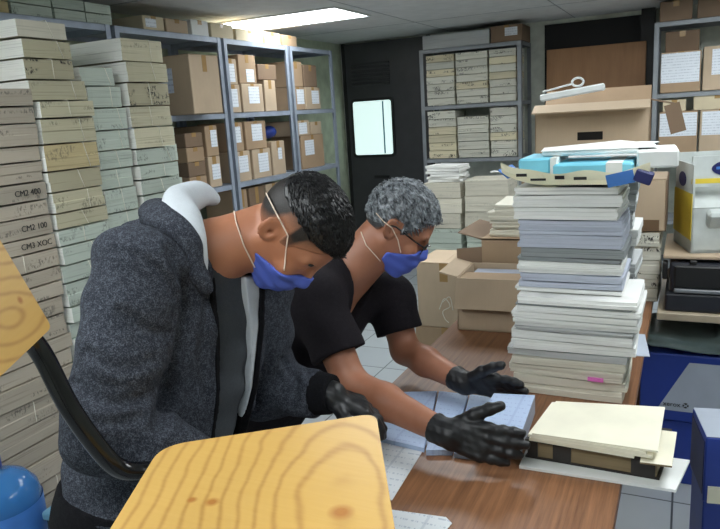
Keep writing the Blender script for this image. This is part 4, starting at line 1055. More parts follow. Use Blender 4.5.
# ------------------------------------------------------------------ water jug and crate at the lower left
jc = at_d(-9, 470, 2.2)
t = thing('water_jug', 'large translucent blue water jug on the floor at the left edge', 'water jug', (jc[0], jc[1], 0))
b = MB(); b.lathe([(0, .006), (.11, .0), (.133, .02), (.136, .10), (.130, .115), (.136, .13), (.136, .21), (.130, .225), (.136, .24), (.136, .34), (.131, .36), (.136, .38), (.128, .425), (.10, .462), (.055, .485), (.030, .492), (.028, .53)], 48)
b.build('body', MT['jug'], t)
b = MB(); b.lathe([(0, .548), (.030, .548), (.033, .54), (.033, .505), (.031, .503)], 32); b.build('cap', MT['blue'], t)
b = MB(); b.lathe([(.1375, .385), (.1378, .30), (.1375, .255)], 48); b.build('label_band', MT['bluem'], t)
q = at_d(52, 500, 2.25)
t = thing('plastic_crate', 'teal plastic storage crate on the floor beside the water jug', 'crate', (q[0]+.13, q[1]+.12, 0), .12)
hz = q[2]-.01
b = MB(); b.box((-.13, -.15, 0), (.13, .15, .01)); b.box((-.13, -.15, 0), (-.122, .15, hz-.03)); b.box((.122, -.15, 0), (.13, .15, hz-.03)); b.box((-.13, -.15, 0), (.13, -.142, hz-.03)); b.box((-.13, .142, 0), (.13, .15, hz-.03)); b.build('body', MT['tealdark'], t)
bx('lid', (-.14, -.16, hz-.03), (.14, .16, hz), MT['teal'], t, .008, seg=2)
bx('front_panel', (-.08, -.154, hz*.5), (.08, -.1505, hz*.8), MT['teal'], t, .001)
bx('handle', (.1305, -.05, hz*.6), (.145, .05, hz*.7), MT['teal'], t, .004)

# ------------------------------------------------------------------ people
def nrm(v): v = np.asarray(v, float); return v/np.linalg.norm(v)
class Head:
    """local axes: F forward, S person's left, U up; origin between the ears"""
    def __init__(s, c, F, U, sc=1.0):
        s.c = np.asarray(c, float); F = nrm(F); U = nrm(np.asarray(U)-F*np.dot(U, F)); s.R = np.stack([F, np.cross(U, F), U]); s.sc = sc
    def q(s, P): return ((P-s.c)@s.R.T)/s.sc
    def w(s, p): return s.c+(np.asarray(p)*s.sc)@s.R
    def skull(s, q): return ell(q, (.0, 0, .037), (.098, .077, .094))
    def face(s, q):
        A = q.copy(); A[:, 1] = np.abs(A[:, 1])
        d = smin(s.skull(q), ell(q, (.036, 0, -.02), (.060, .060, .082)), .03)
        d = smin(d, rc(A, (-.002, .050, -.045), (.072, .014, -.098), .018, .016), .03)
        d = smin(d, rc(A, (.080, .010, .034), (.076, .044, .030), .012, .010), .012)       # brow
        d = smax(d, -ell(A, (.103, .034, .012), (.020, .018, .013)), .012)                  # eye socket
        d = smin(d, ell(A, (.080, .033, .012), (.0135, .0135, .0125)), .003)                # lids
        d = smin(d, ell(A, (.072, .044, -.022), (.020, .022, .018)), .015)                  # cheek
        d = smin(d, rc(q, (.094, 0, .020), (.112, 0, -.018), .008, .011), .010)             # nose
        d = smin(d, ell(A, (.101, .011, -.023), (.012, .008, .008)), .006)
        d = smin(d, ell(q, (.092, 0, -.053), (.012, .024, .006)), .006)
        d = smin(d, ell(q, (.090, 0, -.064), (.012, .020, .007)), .006)
        return d
    def ear(s, q):
        A = q.copy(); A[:, 1] = np.abs(A[:, 1]); a = .22
        x = A[:, 0]+.010; z = A[:, 2]-.002; X = x*math.cos(a)+z*math.sin(a); Z = -x*math.sin(a)+z*math.cos(a); Y = A[:, 1]-.081-.012*np.clip(-x/.02, -.5, 1.2)
        Q = np.stack([X, Y, Z], 1)
        d = ell(Q, (0, 0, 0), (.0200, .0070, .033))
        d = smax(d, -ell(Q, (.002, .008, .001), (.0115, .0065, .021)), .003)
        d = smax(d, -ell(Q, (.005, .004, -.005), (.006, .008, .009)), .003)
        d = smin(d, rc(Q, (-.002, .002, .012), (-.001, .002, -.010), .003, .003), .003)
        d = smin(d, ell(Q, (.014, .001, -.004), (.004, .004, .006)), .003)
        return d
    def head(s, P):
        q = s.q(P); return smin(s.face(q), s.ear(q), .006)*s.sc
    def hairline(s, q, F, U): return np.interp(q[:, 0], F, U)
    def mask(s, P):
        q = s.q(P); u = q[:, 2]
        d = smin(s.face(q), ell(q, (.072, 0, -.045), (.040, .042, .060)), .02)
        d = d-.0045-.0012*np.sin(u*210)
        up = np.interp(q[:, 0], [.015, .06, .115], [-.062, -.040, .002]); lo = np.interp(q[:, 0], [.015, .05, .12], [-.088, -.114, -.116])
        d = np.maximum.reduce([d, u-up, lo-u, .020-q[:, 0]])
        return d*s.sc

def hand_parts(wr, d, n, tdir, curl=(.2, .35, .3), thumb=(.75, .6, .2), spread=.06, L=1.0, tl=1.0):
    """round cones of a hand: d finger direction, n palm direction, tdir towards the thumb"""
    wr = np.asarray(wr, float); d = nrm(d); n = nrm(np.asarray(n)-d*np.dot(n, d)); t = nrm(np.asarray(tdir)-d*np.dot(tdir, d)-n*np.dot(tdir, n))
    out = []
    ks = [.030, .010, -.011, -.031]; ln = [.072, .080, .074, .058]; kd = [.088, .092, .088, .080]; rs = [.0092, .0095, .009, .0078]
    for i in range(4):
        p = wr+(d*kd[i]+t*ks[i])*L; out.append((wr+(d*.018+t*ks[i]*.55)*L, p, .015*L, .0125*L))
        dd = nrm(d+t*ks[i]*spread/.03); nn = n; a = 0
        for j, fr in enumerate((.45, .31, .24)):
            a += curl[j]*(1+.1*i); v = dd*math.cos(a)+nn*math.sin(a); p2 = p+v*ln[i]*fr*L
            out.append((p, p2, rs[i]*(1-.07*j)*L, rs[i]*(1-.07*(j+1))*L)); p = p2
    p = wr+(d*.022+t*.026+n*.006)*L; v = nrm(t*thumb[0]+d*thumb[1]+n*thumb[2])
    for j, l in enumerate((.046, .034, .027)):
        p2 = p+v*l*L*tl; out.append((p, p2, (.0135-.0015*j)*L, (.012-.0015*j)*L)); p = p2; v = nrm(v+d*.18+n*.05)
    return out
def hand_sdf(P, parts, k=.009):
    r = None
    for a, b_, ra, rb_ in parts:
        e_ = rc(P, a, b_, ra, rb_); r = e_ if r is None else smin(r, e_, k)
    return r

class Torso:
    def __init__(s, pel, neck, left, prof):
        s.o = np.asarray(pel, float); v = np.asarray(neck)-s.o; s.L = np.linalg.norm(v); u = v/s.L
        S_ = nrm(np.asarray(left)-u*np.dot(left, u)); f = np.cross(S_, u)   # left x up = forward
        s.R = np.stack([S_, f, u]); s.p = np.array(prof)
    def q(s, P): return (P-s.o)@s.R.T
    def w(s, p): return s.o+np.asarray(p)@s.R
    def f(s, P):
        q = s.q(P); t = q[:, 2]/s.L; p = s.p
        a = np.interp(t, p[:, 0], p[:, 1]); b_ = np.interp(t, p[:, 0], p[:, 2]); f0 = np.interp(t, p[:, 0], p[:, 3])
        x = q[:, 0]/a; y = (q[:, 1]-f0)/b_
        k = (np.abs(x)**2.4+np.abs(y)**2.4)**(1/2.4)
        d = (k-1)*np.minimum(a, b_)
        return smax(smax(d, (t-1.0)*s.L, .05), (-.16-t)*s.L, .05)

def tufts(name, obj, head, mat, n, length, comb, sel, seed, rad=.0016, lift=.28):
    """short hair tufts growing from the hair cap, combed along 'comb'"""
    r = random.Random(seed); me = obj.data; bm = bmesh.new(); vs = me.vertices; cand = [v for v in vs if sel(head.q(np.array([v.co]))[0])]
    cw = head.R.T@np.asarray(comb, float)
    for i in range(n):
        v = r.choice(cand); p = v.co.copy(); nn = v.normal.copy()
        dr = (nn*r.uniform(.02, lift)+(Vector(cw)-nn*nn.dot(Vector(cw))).normalized()+Vector((r.uniform(-.13, .13), r.uniform(-.13, .13), r.uniform(-.13, .13)))).normalized()
        l = length*r.uniform(.6, 1.3); sd = dr.cross(nn).normalized(); 
        if sd.length < .1: continue
        p = p-nn*.002; mid = p+dr*l*.55+nn*l*.10; tip = p+dr*l-nn*l*.05
        a = bm.verts.new(p+sd*rad); b_ = bm.verts.new(p-sd*rad); e1 = bm.verts.new(p+nn*rad*1.2)
        c1 = bm.verts.new(mid+sd*rad*.8); c2 = bm.verts.new(mid-sd*rad*.8); c3_ = bm.verts.new(mid+nn*rad); tp = bm.verts.new(tip)
        for f in ((a, c1, c3_, e1), (e1, c3_, c2, b_), (b_, c2, c1, a), (c1, tp, c3_), (c3_, tp, c2), (c2, tp, c1)): bm.faces.new(f)
    m2 = bpy.data.meshes.new(name); bm.to_mesh(m2); bm.free()
    return link(name, m2, mat, obj.parent, True)

def march(px, py, fn, d0, off):
    """first point of a surface along a line of sight"""
    r = _ray(px, py); ln = np.linalg.norm(r); t = d0
    for _ in range(120):
        v = float(fn((CAM+r*t)[None, :])[0])-off
        if v < .0004: return CAM+r*t
        t += max(v, .0004)*.7/ln
        if t > d0+.9: return None
    return CAM+r*t

def strap(name, pix, fn, d0, parent, rad=.0014, off=.002):
    pts = []
    for i in range(len(pix)-1):
        for k in range(10):
            s_ = k/10; a, b_ = pix[i], pix[i+1]; m = march(a[0]*(1-s_)+b_[0]*s_, a[1]*(1-s_)+b_[1]*s_, fn, d0, off)
            if m is not None: pts.append(m)
    b = MB(); b.tube(pts, rad, 6); return b.build(name, MT['elastic'], parent)

def legs_sdf(P, hipL, hipR, kneeL, kneeR, ankL, ankR, g=0.):
    d = None
    for h_, k_, a_ in ((hipL, kneeL, ankL), (hipR, kneeR, ankR)):
        e_ = chain(P, [h_, k_, a_], [.085+g, .058+g, .042+g], .03); d = e_ if d is None else smin(d, e_, .015)
    return d

Zv = np.array([0, 0, 1.])
def limits(pts, m): pts = np.asarray(pts); return pts.min(0)-m, pts.max(0)+m

# ============ man in the hoodie
RH = nrm([RT[0], RT[1], 0]); TC = nrm([-FW[0], -FW[1], 0])     # to the right, towards the camera (level)
per1 = thing('person', 'man in a dark heathered hoodie bending over the table, blue mask and black gloves', 'person', (-1.02, 1.0, 0))
pel = at_d(150, 500, 1.44); nk = at_d(203, 248, 1.385)
fac = math.radians(28); facing = RH*math.cos(fac)+TC*math.sin(fac); left = np.cross(Zv, facing)
shR = at_d(138, 268, 1.235); shL = at_d(255, 288, 1.53)
left1 = nrm(shL-shR)
# keep the chest turned the way it shows: left axis from shoulder to shoulder
T1 = Torso(pel, nk, left1, [(-.2, .165, .115, 0), (0, .17, .118, 0), (.25, .158, .112, .0), (.5, .168, .122, -.005), (.75, .175, .118, -.018), (.92, .12, .085, -.012), (1.05, .07, .06, 0)])
elR = at_d(106, 428, 1.155); wrR = at_d(225, 482, 1.20); elL = at_d(264, 388, 1.63); wrL = at_d(328, 394, 1.55)
hd1 = at_d(290, 229, 1.38)
eU = (RT*.92+UP*.39)*math.cos(.42)-FW*math.sin(.42); eF = RT*.39-UP*.92
H1 = Head(hd1, eF, eU, .96)
hpR, hpL = T1.w((-.085, 0, -.04)), T1.w((.085, 0, -.04))
anR, anL = np.array([-1.06, .86, .09]), np.array([-1.02, 1.16, .09]); knR = (hpR+anR)/2+facing*.03; knL = (hpL+anL)/2+facing*.03
fd1 = nrm(at_d(382, 415, 1.565)-wrL)
hL1 = hand_parts(wrL, fd1, -Zv*.8-RH*.2, -TC*.1+(TC*1.0), (.25, .4, .35), (.7, .7, .3))
hR1 = hand_parts(wrR, RH*.9-TC*.4-Zv*.2, -Zv, -TC, (.3, .4, .3), (.6, .7, .3))
nb1 = H1.w((-.022, 0, -.055))
def neck1(P): return smin(rc(P, nb1, nk-np.array([0, 0, .015]), .054, .064), rc(P, H1.w((.02, 0, -.07)), nk+facing*.02, .040, .05), .03)
def arms1(P, g=0., gw=0., up=.058, mid=.048, end=.030):
    d = smin(chain(P, [shR, elR, wrR], [up+g, mid+g, end+gw], .02), chain(P, [shL, elL, wrL], [up+g, mid+g, end+gw], .02), .001)
    return d
def shoulders1(P, g=0.): return smin(rc(P, shR, T1.w((-.06, -.01, T1.L*.88)), .058+g, .062+g), rc(P, shL, T1.w((.06, -.01, T1.L*.88)), .058+g, .062+g), .03)
def core1(P, g): return smin(smin(T1.f(P)-g, shoulders1(P, g), .04), 1e3*np.ones(len(P)), .01)
def body1(P):
    d = smin(core1(P, -.012), arms1(P), .03); d = smin(d, neck1(P), .03); d = smin(d, H1.head(P), .012)
    d = smin(d, hand_sdf(P, hL1), .01); d = smin(d, hand_sdf(P, hR1), .01)
    d = smin(d, legs_sdf(P, hpL, hpR, knL, knR, anL, anR, -.006), .03)
    for a_ in (anL, anR): d = smin(d, rc(P, a_-Zv*.05, a_+facing*.15-Zv*.065, .035, .022), .02)
    return d
lo, hi = limits([pel, nk, shR, shL, elR, elL, wrR, wrL, hd1+.16, hd1-.16, anR-[.1, .1, .085], anL+[.2, .1, 0], wrL+fd1*.2], .12)
lo[2] = -.01
sdf_mesh('body', body1, lo, hi, .0045, MT['skin1'], per1)
# hair
def hair1(P, thick, lowU):
    q = H1.q(P); u = q[:, 2]
    ln = np.interp(q[:, 0], [-.12, -.06, -.035, -.018, .012, .020, .034, .044, .062, .088, .11], lowU)
    top = np.clip((u-.05)/.06, 0, 1); fr = np.clip((q[:, 0]-.0)/.08, 0, 1)
    d = H1.skull(q)-thick(top, fr)
    return np.maximum(d, (ln-u)*.7)*H1.sc
fade_ln = [-.060, -.052, -.030, .030, .036, -.006, -.010, .030, .050, .074, .078]
hair_ln = [.050, .052, .058, .066, .070, .070, .070, .072, .076, .084, .088]
hlo, hhi = hd1-.19, hd1+.19
def density(o, H, ln, wd):
    n = len(o.data.vertices); co = np.empty(n*3); o.data.vertices.foreach_get('co', co); q = H.q(co.reshape(-1, 3))
    l_ = np.interp(q[:, 0], [-.12, -.06, -.035, -.018, .012, .020, .034, .044, .062, .088, .11], ln)
    at = o.data.attributes.new('hair_density', 'FLOAT', 'POINT'); at.data.foreach_set('value', np.clip((q[:, 2]-l_)/wd, 0, 1).astype(np.float32))
    return o
fo = density(sdf_mesh('cropped_sides', lambda P: hair1(P, lambda a, f: .0022+.004*a, fade_ln), hlo, hhi, .003, MT['fade1'], per1), H1, fade_ln, .06); fo['label'] = 'short faded hair at the sides and nape'
rr = np.random.RandomState(2); nd = rr.randn(10, 3); nd /= np.linalg.norm(nd, axis=1)[:, None]; nph = rr.rand(10)*6
def clump(P, fq, amp): return amp*sum(np.sin(P@nd[i]*fq*(1+.15*i)+nph[i]) for i in range(10))/4
ho = sdf_mesh('hair', lambda P: hair1(P, lambda a, f: .004+.006*a+.004*a*f, hair_ln)+clump(P, 200, .0006), hlo, hhi, .003, MT['hair1'], per1)
tufts('hair_tufts', ho, H1, MT['hair1'], 4200, .014, (1, 0, -.15), lambda q: q[2] > .064, 5, .0014)
sdf_mesh('face_mask', H1.mask, hlo, hhi, .003, MT['mask'], per1)
hs1 = lambda P: np.minimum(np.minimum(H1.head(P), hair1(P, lambda a, f: .0055, fade_ln)), np.minimum(neck1(P), H1.mask(P)))
strap('mask_strap', [(232, 200), (236, 222), (244, 246), (256, 270)], hs1, 1.0, per1)
strap('mask_strap', [(266, 193), (274, 209), (282, 224), (288, 236), (286, 250), (284, 273)], hs1, 1.0, per1)
for sg in (-1, 1):
    ob = sdf_mesh('eyebrow', lambda P: ell(H1.q(P), (.088, sg*.030, .0335), (.006, .021, .0045))*H1.sc, hlo, hhi, .003, MT['hair1'], per1)
# T-shirt
def collar_cut(P): return -(rc(P, nb1, nk-Zv*.0, .066, .070))
def tee1(P): return smax(smax(core1(P, -.001)+.002*np.sin(P@nrm([.3, .2, 1])*70+2*np.sin(P@nrm([1, .5, .2])*18)), collar_cut(P), .006), (-.10-T1.q(P)[:, 2]/T1.L)*T1.L, .01)
blo, bhi = limits([pel, nk, shR, shL, T1.w((0, 0, -.2))], .22)
sdf_mesh('tshirt', tee1, blo, bhi, .006, MT['tee1'], per1)
# hoodie: body + sleeves, open down the front
OP = (.010, .066)     # centre and half width of the opening at the chest, along the left axis
def folds(P): return .0055*np.sin(P@nrm([.4, .3, 1.0])*62+2.2*np.sin(P@nrm([1, -.6, .3])*17))*np.sin(P@nrm([-.7, .6, .2])*21+1.0)
c1_ = lambda P: core1(P, .020)
ed = {}
for px in (215, 251, 263):
    qq = []
    for py in (300, 425):
        hit = None
        for back in range(0, 60):
            hit = march(px-back, py, c1_, .9, 0)
            if hit is not None: break
        qq.append(T1.q(hit[None, :])[0]); print('EDGE', px, py, back, qq[-1])
    qa, qb = qq; ed[px] = ((qa[0]-qb[0])/(qa[2]-qb[2]), qa[0], qa[2])
def edge(px, q): m_, s0_, z0_ = ed[px]; return s0_+m_*(q[:, 2]-z0_)
def opening(P):
    q = T1.q(P); return np.maximum.reduce([edge(215, q)-q[:, 0], q[:, 0]-edge(263, q), .03-q[:, 1]])
def sleeves(P): return arms1(P, .024, .018)
def hoodie(P):
    d = smin(smax(core1(P, .020)+folds(P), -opening(P), .006), sleeves(P)+folds(P), .014)
    elb = np.minimum(np.linalg.norm(P-elR, axis=1), np.linalg.norm(P-elL, axis=1))
    d = d+.0035*np.sin(elb*150)*np.exp(-(elb/.10)**2)
    d = smax(d, collar_cut(P)-.004, .008)
    for w_, e_ in ((wrR, elR), (wrL, elL)): 
        ax = nrm(w_-e_); d = np.where(np.linalg.norm(P-w_, axis=1) < .12, smax(d, (P-w_)@ax+.025, .006), d)
    return smax(d, (.04-T1.q(P)[:, 2]/T1.L)*T1.L, .01)
slo, shi = limits([pel, nk, shR, shL, elR, elL, wrR, wrL, T1.w((0, 0, -.2))], .19)
CR = []
for pix, dep, wd in [([(172, 252), (184, 280), (186, 315), (178, 350), (166, 390), (158, 425)], .016, .012), ([(112, 250), (138, 256), (160, 272), (174, 296)], .005, .006),
                     ([(72, 384), (104, 402), (140, 400)], .007, .008), ([(70, 412), (104, 424), (140, 418)], .007, .007), ([(86, 352), (120, 368), (154, 360)], .006, .009), ([(122, 312), (148, 332), (168, 334)], .006, .009),
                     ([(206, 300), (202, 350), (206, 400)], .005, .010), ([(282, 360), (296, 384), (292, 410)], .006, .008), ([(306, 370), (316, 392), (310, 410)], .005, .007)]:
    pp = [march(px, py, hoodie, .9, 0) for px, py in [tuple(v)[:2] for v in spline([(a, b_, 0) for a, b_ in pix], 5)]]
    pp = np.array([p for p in pp if p is not None])
    if len(pp) > 3: CR.append((pp, dep, wd))
def hoodie_creased(P):
    d = hoodie(P)
    for pp, dep, wd in CR:
        near = np.where(np.linalg.norm(P-pp.mean(0), axis=1) < .30)[0]
        if len(near) == 0: continue
        Q = P[near]; m = np.full(len(Q), 9.)
        for a, b_ in zip(pp, pp[1:]): m = np.minimum(m, rc(Q, a, b_, 0, 0))
        d[near] += dep*np.exp(-(m/wd)**2) - dep*.35*np.exp(-((m-wd*2)/wd)**2)
    return d
sdf_mesh('hoodie', hoodie_creased, slo, shi, .0045, MT['hoodie'], per1)
def hem(P):
    q = T1.q(P); t = q[:, 2]/T1.L
    d = core1(P, .023+.0015*0); d = smax(d, -opening(P), .005)
    return np.maximum(d, np.maximum((t-.08)*T1.L, (-.06-t)*T1.L))
sdf_mesh('hem_rib', hem, blo-.03, bhi+.03, .006, MT['rib'], per1)['label'] = 'black ribbed hem'
for w_, e_ in ((wrR, elR), (wrL, elL)):
    ax = nrm(w_-e_); cuff = lambda P: np.maximum(rc(P, e_, w_+ax*.02, .07, .044), np.maximum((P-w_)@ax-.012, -.030-(P-w_)@ax))
    sdf_mesh('cuff', cuff, w_-.09, w_+.09, .004, MT['rib'], per1)
# lining strip and zip on the far edge of the opening, zip on the near edge
def strip(P, pa, oa, pb, ob_, g, top=.93):
    q = T1.q(P); t = q[:, 2]/T1.L
    return np.maximum.reduce([core1(P, g), edge(pa, q)+oa-q[:, 0], q[:, 0]-edge(pb, q)-ob_, .03-q[:, 1], (t-top)*T1.L, (-.16-t)*T1.L])
sdf_mesh('lining_edge', lambda P: strip(P, 251, 0, 263, .002, .012), blo, bhi, .004, MT['lining'], per1)['label'] = 'pale grey lining edge'
for pa, oa, ob_ in ((215, -.008, .004), (263, -.002, .008)): sdf_mesh('zip', lambda P: strip(P, pa, oa, pa, ob_, .0225), blo, bhi, .004, MT['rib'], per1)['label'] = 'black zip tape'
# hood folded down round the neck
hoodpts = [at_d(205, 290, 1.262), at_d(194, 258, 1.252), at_d(180, 230, 1.262), at_d(165, 219, 1.30), at_d(156, 215, 1.37), at_d(160, 213, 1.46), at_d(178, 209, 1.50)]
linpts = [at_d(203, 268, 1.268), at_d(197, 240, 1.27), at_d(187, 217, 1.30), at_d(178, 205, 1.36), at_d(186, 200, 1.42), at_d(201, 194, 1.455), at_d(215, 199, 1.475)]
hp = [np.array(v) for v in spline([tuple(p) for p in hoodpts], 4)]; lp = [np.array(v) for v in spline([tuple(p) for p in linpts], 4)]
rh = list(np.interp(np.arange(len(hp))/4, range(7), [.012, .017, .022, .026, .029, .027, .016]))
rl = list(np.interp(np.arange(len(lp))/4, range(7), [.007, .018, .027, .031, .030, .022, .009]))
bunch = [at_d(116, 262, 1.34), at_d(141, 240, 1.39), at_d(170, 228, 1.45)]
def hoodroll(P):
    d = smin(chain(P, hp, rh, .01), chain(P, bunch, [.030, .038, .04], .03), .012); d = d+.0035*np.sin(P@nrm([.5, .4, 1])*95+1.5*np.sin(P@nrm([1, -.5, .2])*23))
    return smax(d, -neck1(P)+.004, .004)
def hoodlin(P):
    d = chain(P, lp, rl, .01)+.003*np.sin(P@nrm([.9, .2, .6])*80); return smax(d, -neck1(P)+.003, .004)
l0, h0 = limits(hp+lp+bunch, .08)
sdf_mesh('hood', hoodroll, l0, h0, .004, MT['hoodie'], per1)
sdf_mesh('hood_lining', hoodlin, l0, h0, .004, MT['lining'], per1)['label'] = 'pale grey hood lining'
# trousers, gloves, shoes
def trous(P, T_, args, top): 
    d = smin(legs_sdf(P, *args, .010), T_.f(P)+.002, .04); q = T_.q(P)[:, 2]/T_.L
    return np.maximum(smax(d, (q-top)*T_.L, .01), .085-P[:, 2])
tlo, thi = limits([hpL, hpR, anL, anR, T1.w((0, 0, .1))], .22); tlo[2] = .05
sdf_mesh('trousers', lambda P: trous(P, T1, (hpL, hpR, knL, knR, anL, anR), .05), tlo, thi, .008, MT['jeans'], per1)
def glove(P, parts, wr_, el_, g=.0022, back=.05):
    ax = nrm(np.asarray(el_)-np.asarray(wr_)); d = smin(hand_sdf(P, parts)-g, rc(P, wr_-ax*.01, wr_+ax*back, .030, .033)-g, .012)
    return smax(d+.0008*np.sin(P@nrm([.6, .5, .7])*320)*np.sin(P@nrm([-.5, .7, .3])*210), (P-wr_)@ax-back, .003)
for pr, w_, e_ in ((hL1, wrL, elL), (hR1, wrR, elR)):
    l0, h0 = limits([x for p in pr for x in p[:2]]+[w_], .07)
    sdf_mesh('glove', lambda P: glove(P, pr, w_, e_), l0, h0, .003, MT['glove'], per1)
def shoe(P, a_, fc): 
    return smax(smin(rc(P, a_-Zv*.045-fc*.03, a_+fc*.16-Zv*.055, .046, .034), rc(P, a_-Zv*.04, a_+Zv*.0, .046, .05), .02), .0-P[:, 2]+.001, .004)
for a_ in (anL, anR): sdf_mesh('shoe', lambda P: shoe(P, a_, facing), a_-[.15, .25, .12], a_+[.3, .25, .09], .006, MT['shoe'], per1)
for o in per1.children: o.matrix_parent_inverse = Matrix.Translation(per1.location).inverted()

# ============ older man in the black T-shirt
per2 = thing('person', 'grey haired man in a black T-shirt and glasses gripping blue forms with black gloves', 'person', (-1.12, 1.62, 0))
pel2 = at_d(252, 405, 2.02); nk2 = at_d(350, 268, 1.93)
shR2 = at_d(316, 300, 1.80); shL2 = at_d(390, 296, 2.08)
lf2 = nrm(shL2-shR2)
T2 = Torso(pel2, nk2, lf2, [(-.2, .165, .12, 0), (0, .165, .122, 0), (.25, .16, .122, .005), (.5, .17, .125, -.005), (.75, .175, .118, -.018), (.92, .12, .085, -.012), (1.05, .07, .06, 0)])
elR2 = at_d(351, 384, 1.75); elL2 = at_d(405, 350, 2.06)
wrR2 = at_z(446, 433, .828); wrL2 = at_z(463, 382, .816)
hd2 = at_d(394, 227, 1.90)
th = math.radians(35)
H2 = Head(hd2, RT*math.cos(th)-UP*math.sin(th)+FW*.05, (RT*math.sin(th)+UP*math.cos(th))*math.cos(.22)-FW*math.sin(.22), .985)
fac2 = RH
hpR2, hpL2 = T2.w((-.085, 0, -.04)), T2.w((.085, 0, -.04))
anR2, anL2 = np.array([-1.22, 1.50, .09]), np.array([-1.16, 1.82, .09]); knR2 = (hpR2+anR2)/2+fac2*.05; knL2 = (hpL2+anL2)/2+fac2*.05
bd = nrm(at_z(523, 451, .812)-wrR2); 
hR2 = hand_parts(wrR2, bd*1.0, -TC*.9-Zv*.25, Zv, (.06, .10, .10), (.72, .95, -.02), .05, 1.04, .95)
hL2 = hand_parts(wrL2, nrm(at_z(510, 387, .812)-wrL2), TC*.8-Zv*.4, Zv, (.10, .15, .12), (.9, .9, .05), .05, 1.0, 1.1)
nb2 = H2.w((-.022, 0, -.055))
def neck2(P): return smin(rc(P, nb2, nk2-Zv*.01, .056, .066), rc(P, H2.w((.015, 0, -.07)), nk2+RH*.03, .042, .052), .03)
def arms2(P, g=0.): return np.minimum(chain(P, [shR2, elR2, elR2*.62+wrR2*.38, wrR2], [.052+g, .042+g, .043+g, .028+g], .02), chain(P, [shL2, elL2, elL2*.62+wrL2*.38, wrL2], [.052+g, .042+g, .042+g, .028+g], .02))
def core2(P, g): return smin(T2.f(P)-g, smin(rc(P, shR2, T2.w((-.06, -.01, T2.L*.88)), .058+g, .062+g), rc(P, shL2, T2.w((.06, -.01, T2.L*.88)), .058+g, .062+g), .03), .04)
def body2(P):
    d = smin(core2(P, -.012), arms2(P), .03); d = smin(d, neck2(P), .03); d = smin(d, H2.head(P), .012)
    d = smin(d, hand_sdf(P, hR2), .01); d = smin(d, hand_sdf(P, hL2), .01)
    d = smin(d, legs_sdf(P, hpL2, hpR2, knL2, knR2, anL2, anR2, -.006), .03)
    for a_ in (anL2, anR2): d = smin(d, rc(P, a_-Zv*.05, a_+fac2*.15-Zv*.065, .035, .022), .02)
    return d
lo, hi = limits([pel2, nk2, shR2, shL2, elR2, elL2, wrR2, wrL2, hd2+.16, hd2-.16, anR2-[.1, .1, .085], anL2+[.2, .1, 0], wrR2+bd*.22], .12); lo[2] = -.01
sdf_mesh('body', body2, lo, hi, .005, MT['skin2'], per2)
def hair2(P, thick, lowU):
    q = H2.q(P); u = q[:, 2]; ln = np.interp(q[:, 0], [-.12, -.06, -.035, -.018, .012, .020, .034, .044, .062, .088, .11], lowU)
    top = np.clip((u-.02)/.08, 0, 1); d = H2.skull(q)-thick(top)
    return np.maximum(d, (ln-u)*.7)*H2.sc
g_fade = [-.060, -.052, -.030, .026, .034, -.010, -.014, .034, .062, .084, .088]; g_top = [-.02, -.015, .0, .034, .040, .018, .022, .040, .064, .086, .090]
l0, h0 = hd2-.2, hd2+.2
density(sdf_mesh('cropped_sides', lambda P: hair2(P, lambda a: .0025, g_fade), l0, h0, .0035, MT['fade2'], per2), H2, g_fade, .025)['label'] = 'dark grey hair at nape and sideburns'
ho2 = sdf_mesh('hair', lambda P: hair2(P, lambda a: .004+.007*a, g_top)+clump(P, 150, .0010), l0, h0, .0035, MT['hair2'], per2)
tufts('hair_tufts', ho2, H2, MT['hair2'], 2200, .024, (.75, -.45, -.35), lambda q: q[2] > .0, 9, .0020, .14)
sdf_mesh('face_mask', H2.mask, l0, h0, .0035, MT['mask'], per2)
hs2 = lambda P: np.minimum(np.minimum(H2.head(P), hair2(P, lambda a: .006+.01*a, g_top)), np.minimum(neck2(P), H2.mask(P)))
strap('mask_strap', [(376, 213), (384, 222), (392, 228), (398, 240), (401, 254)], hs2, 1.5, per2, .0016)
strap('mask_strap', [(361, 232), (366, 245), (374, 254), (381, 262)], hs2, 1.5, per2, .0016)
for sg in (-1, 1):
    sdf_mesh('eyebrow', lambda P: ell(H2.q(P), (.088, sg*.030, .0345), (.006, .021, .0045))*H2.sc, l0, h0, .0035, MT['fade2'], per2)
# glasses (worn: a thing of their own)
gl = bpy.data.objects.new('eyeglasses', None); COL.objects.link(gl); gl.parent = per2; gl['label'] = 'dark rimmed eyeglasses'
for sg in (-1, 1):
    ring = [H2.w((.108-.010*abs(sg*.033+.026*math.cos(a)-sg*.0)/.06, sg*.034+.026*math.cos(a), .004+.018*math.sin(a))) for a in [2*PI*k/28 for k in range(28)]]
    b = MB(); b.tube(ring, .0020, 8, True); b.build('rim', MT['frame'], gl)
    b = MB(); vs = [b.bm.verts.new(p) for p in ring]; b.bm.faces.new(vs); bmesh.ops.solidify(b.bm, geom=b.bm.faces[:], thickness=.001); b.build('lens', MT['lens'], gl)
    b = MB(); b.tube([H2.w((.098, sg*.061, .010)), H2.w((.06, sg*.078, .012)), H2.w((.0, sg*.086, .016)), H2.w((-.018, sg*.087, .010))], .0022, 8); b.build('temple', MT['frame'], gl)
b = MB(); b.tube([H2.w((.108, -.008, .012)), H2.w((.115, 0, .015)), H2.w((.108, .008, .012))], .002, 8); b.build('bridge', MT['chrome'], gl)
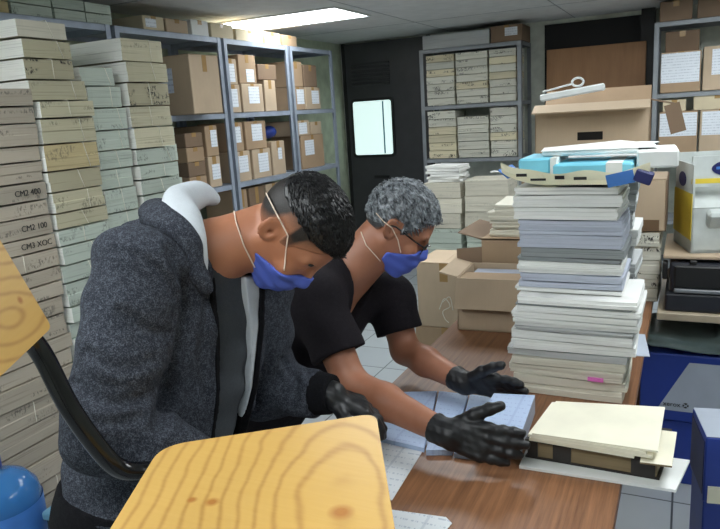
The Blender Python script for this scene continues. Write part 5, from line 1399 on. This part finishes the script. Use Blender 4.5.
# T-shirt
vdir = nrm(T2.w((0, 1, 0))-T2.w((0, 0, 0)))
def tee2(P):
    up = lambda s_, e_: (P-s_)@nrm(e_-s_)-np.linalg.norm(e_-s_)*.66
    aR = np.maximum(rc(P, shR2, elR2, .072, .074), up(shR2, elR2)); aL = np.maximum(rc(P, shL2, elL2, .070, .072), up(shL2, elL2))
    d = smin(core2(P, .010), np.minimum(aR, aL), .03)
    d = d+.003*np.sin(P@nrm([.5, .2, 1])*55+2*np.sin(P@nrm([1, -.4, .3])*15))*np.sin(P@nrm([-.6, .8, .1])*19)
    d = smax(d, -rc(P, nb2, nk2, .064, .066), .006)
    q = T2.q(P); v = np.maximum(np.abs(q[:, 0])-np.interp(q[:, 2]/T2.L, [.72, 1.0], [.0, .055]), .03-q[:, 1])
    d = smax(d, -v, .004)
    return smax(d, (-.12-q[:, 2]/T2.L)*T2.L, .01)
tl, th_ = limits([pel2, nk2, shR2, shL2, elR2, elL2, T2.w((0, 0, -.2))], .19)
sdf_mesh('tshirt', tee2, tl, th_, .0055, MT['tee2'], per2)
tlo, thi = limits([hpL2, hpR2, anL2, anR2, T2.w((0, 0, .1))], .22); tlo[2] = .05
sdf_mesh('trousers', lambda P: trous(P, T2, (hpL2, hpR2, knL2, knR2, anL2, anR2), .02), tlo, thi, .008, MT['jeans'], per2)
for pr, w_, e_ in ((hR2, wrR2, elR2), (hL2, wrL2, elL2)):
    l0, h0 = limits([x for p in pr for x in p[:2]]+[w_], .07)
    sdf_mesh('glove', lambda P: glove(P, pr, w_, e_, back=.035), l0, h0, .003, MT['glove'], per2)
for a_ in (anL2, anR2): sdf_mesh('shoe', lambda P: shoe(P, a_, fac2), a_-[.15, .25, .12], a_+[.3, .25, .09], .006, MT['shoe'], per2)
for o in per2.children: o.matrix_parent_inverse = Matrix.Translation(per2.location).inverted()

# ------------------------------------------------------------------ world
wd = bpy.data.worlds.new('world'); S.world = wd; wd.use_nodes = True
wd.node_tree.nodes['Background'].inputs[0].default_value = (.6, .7, .8, 1); wd.node_tree.nodes['Background'].inputs[1].default_value = .3
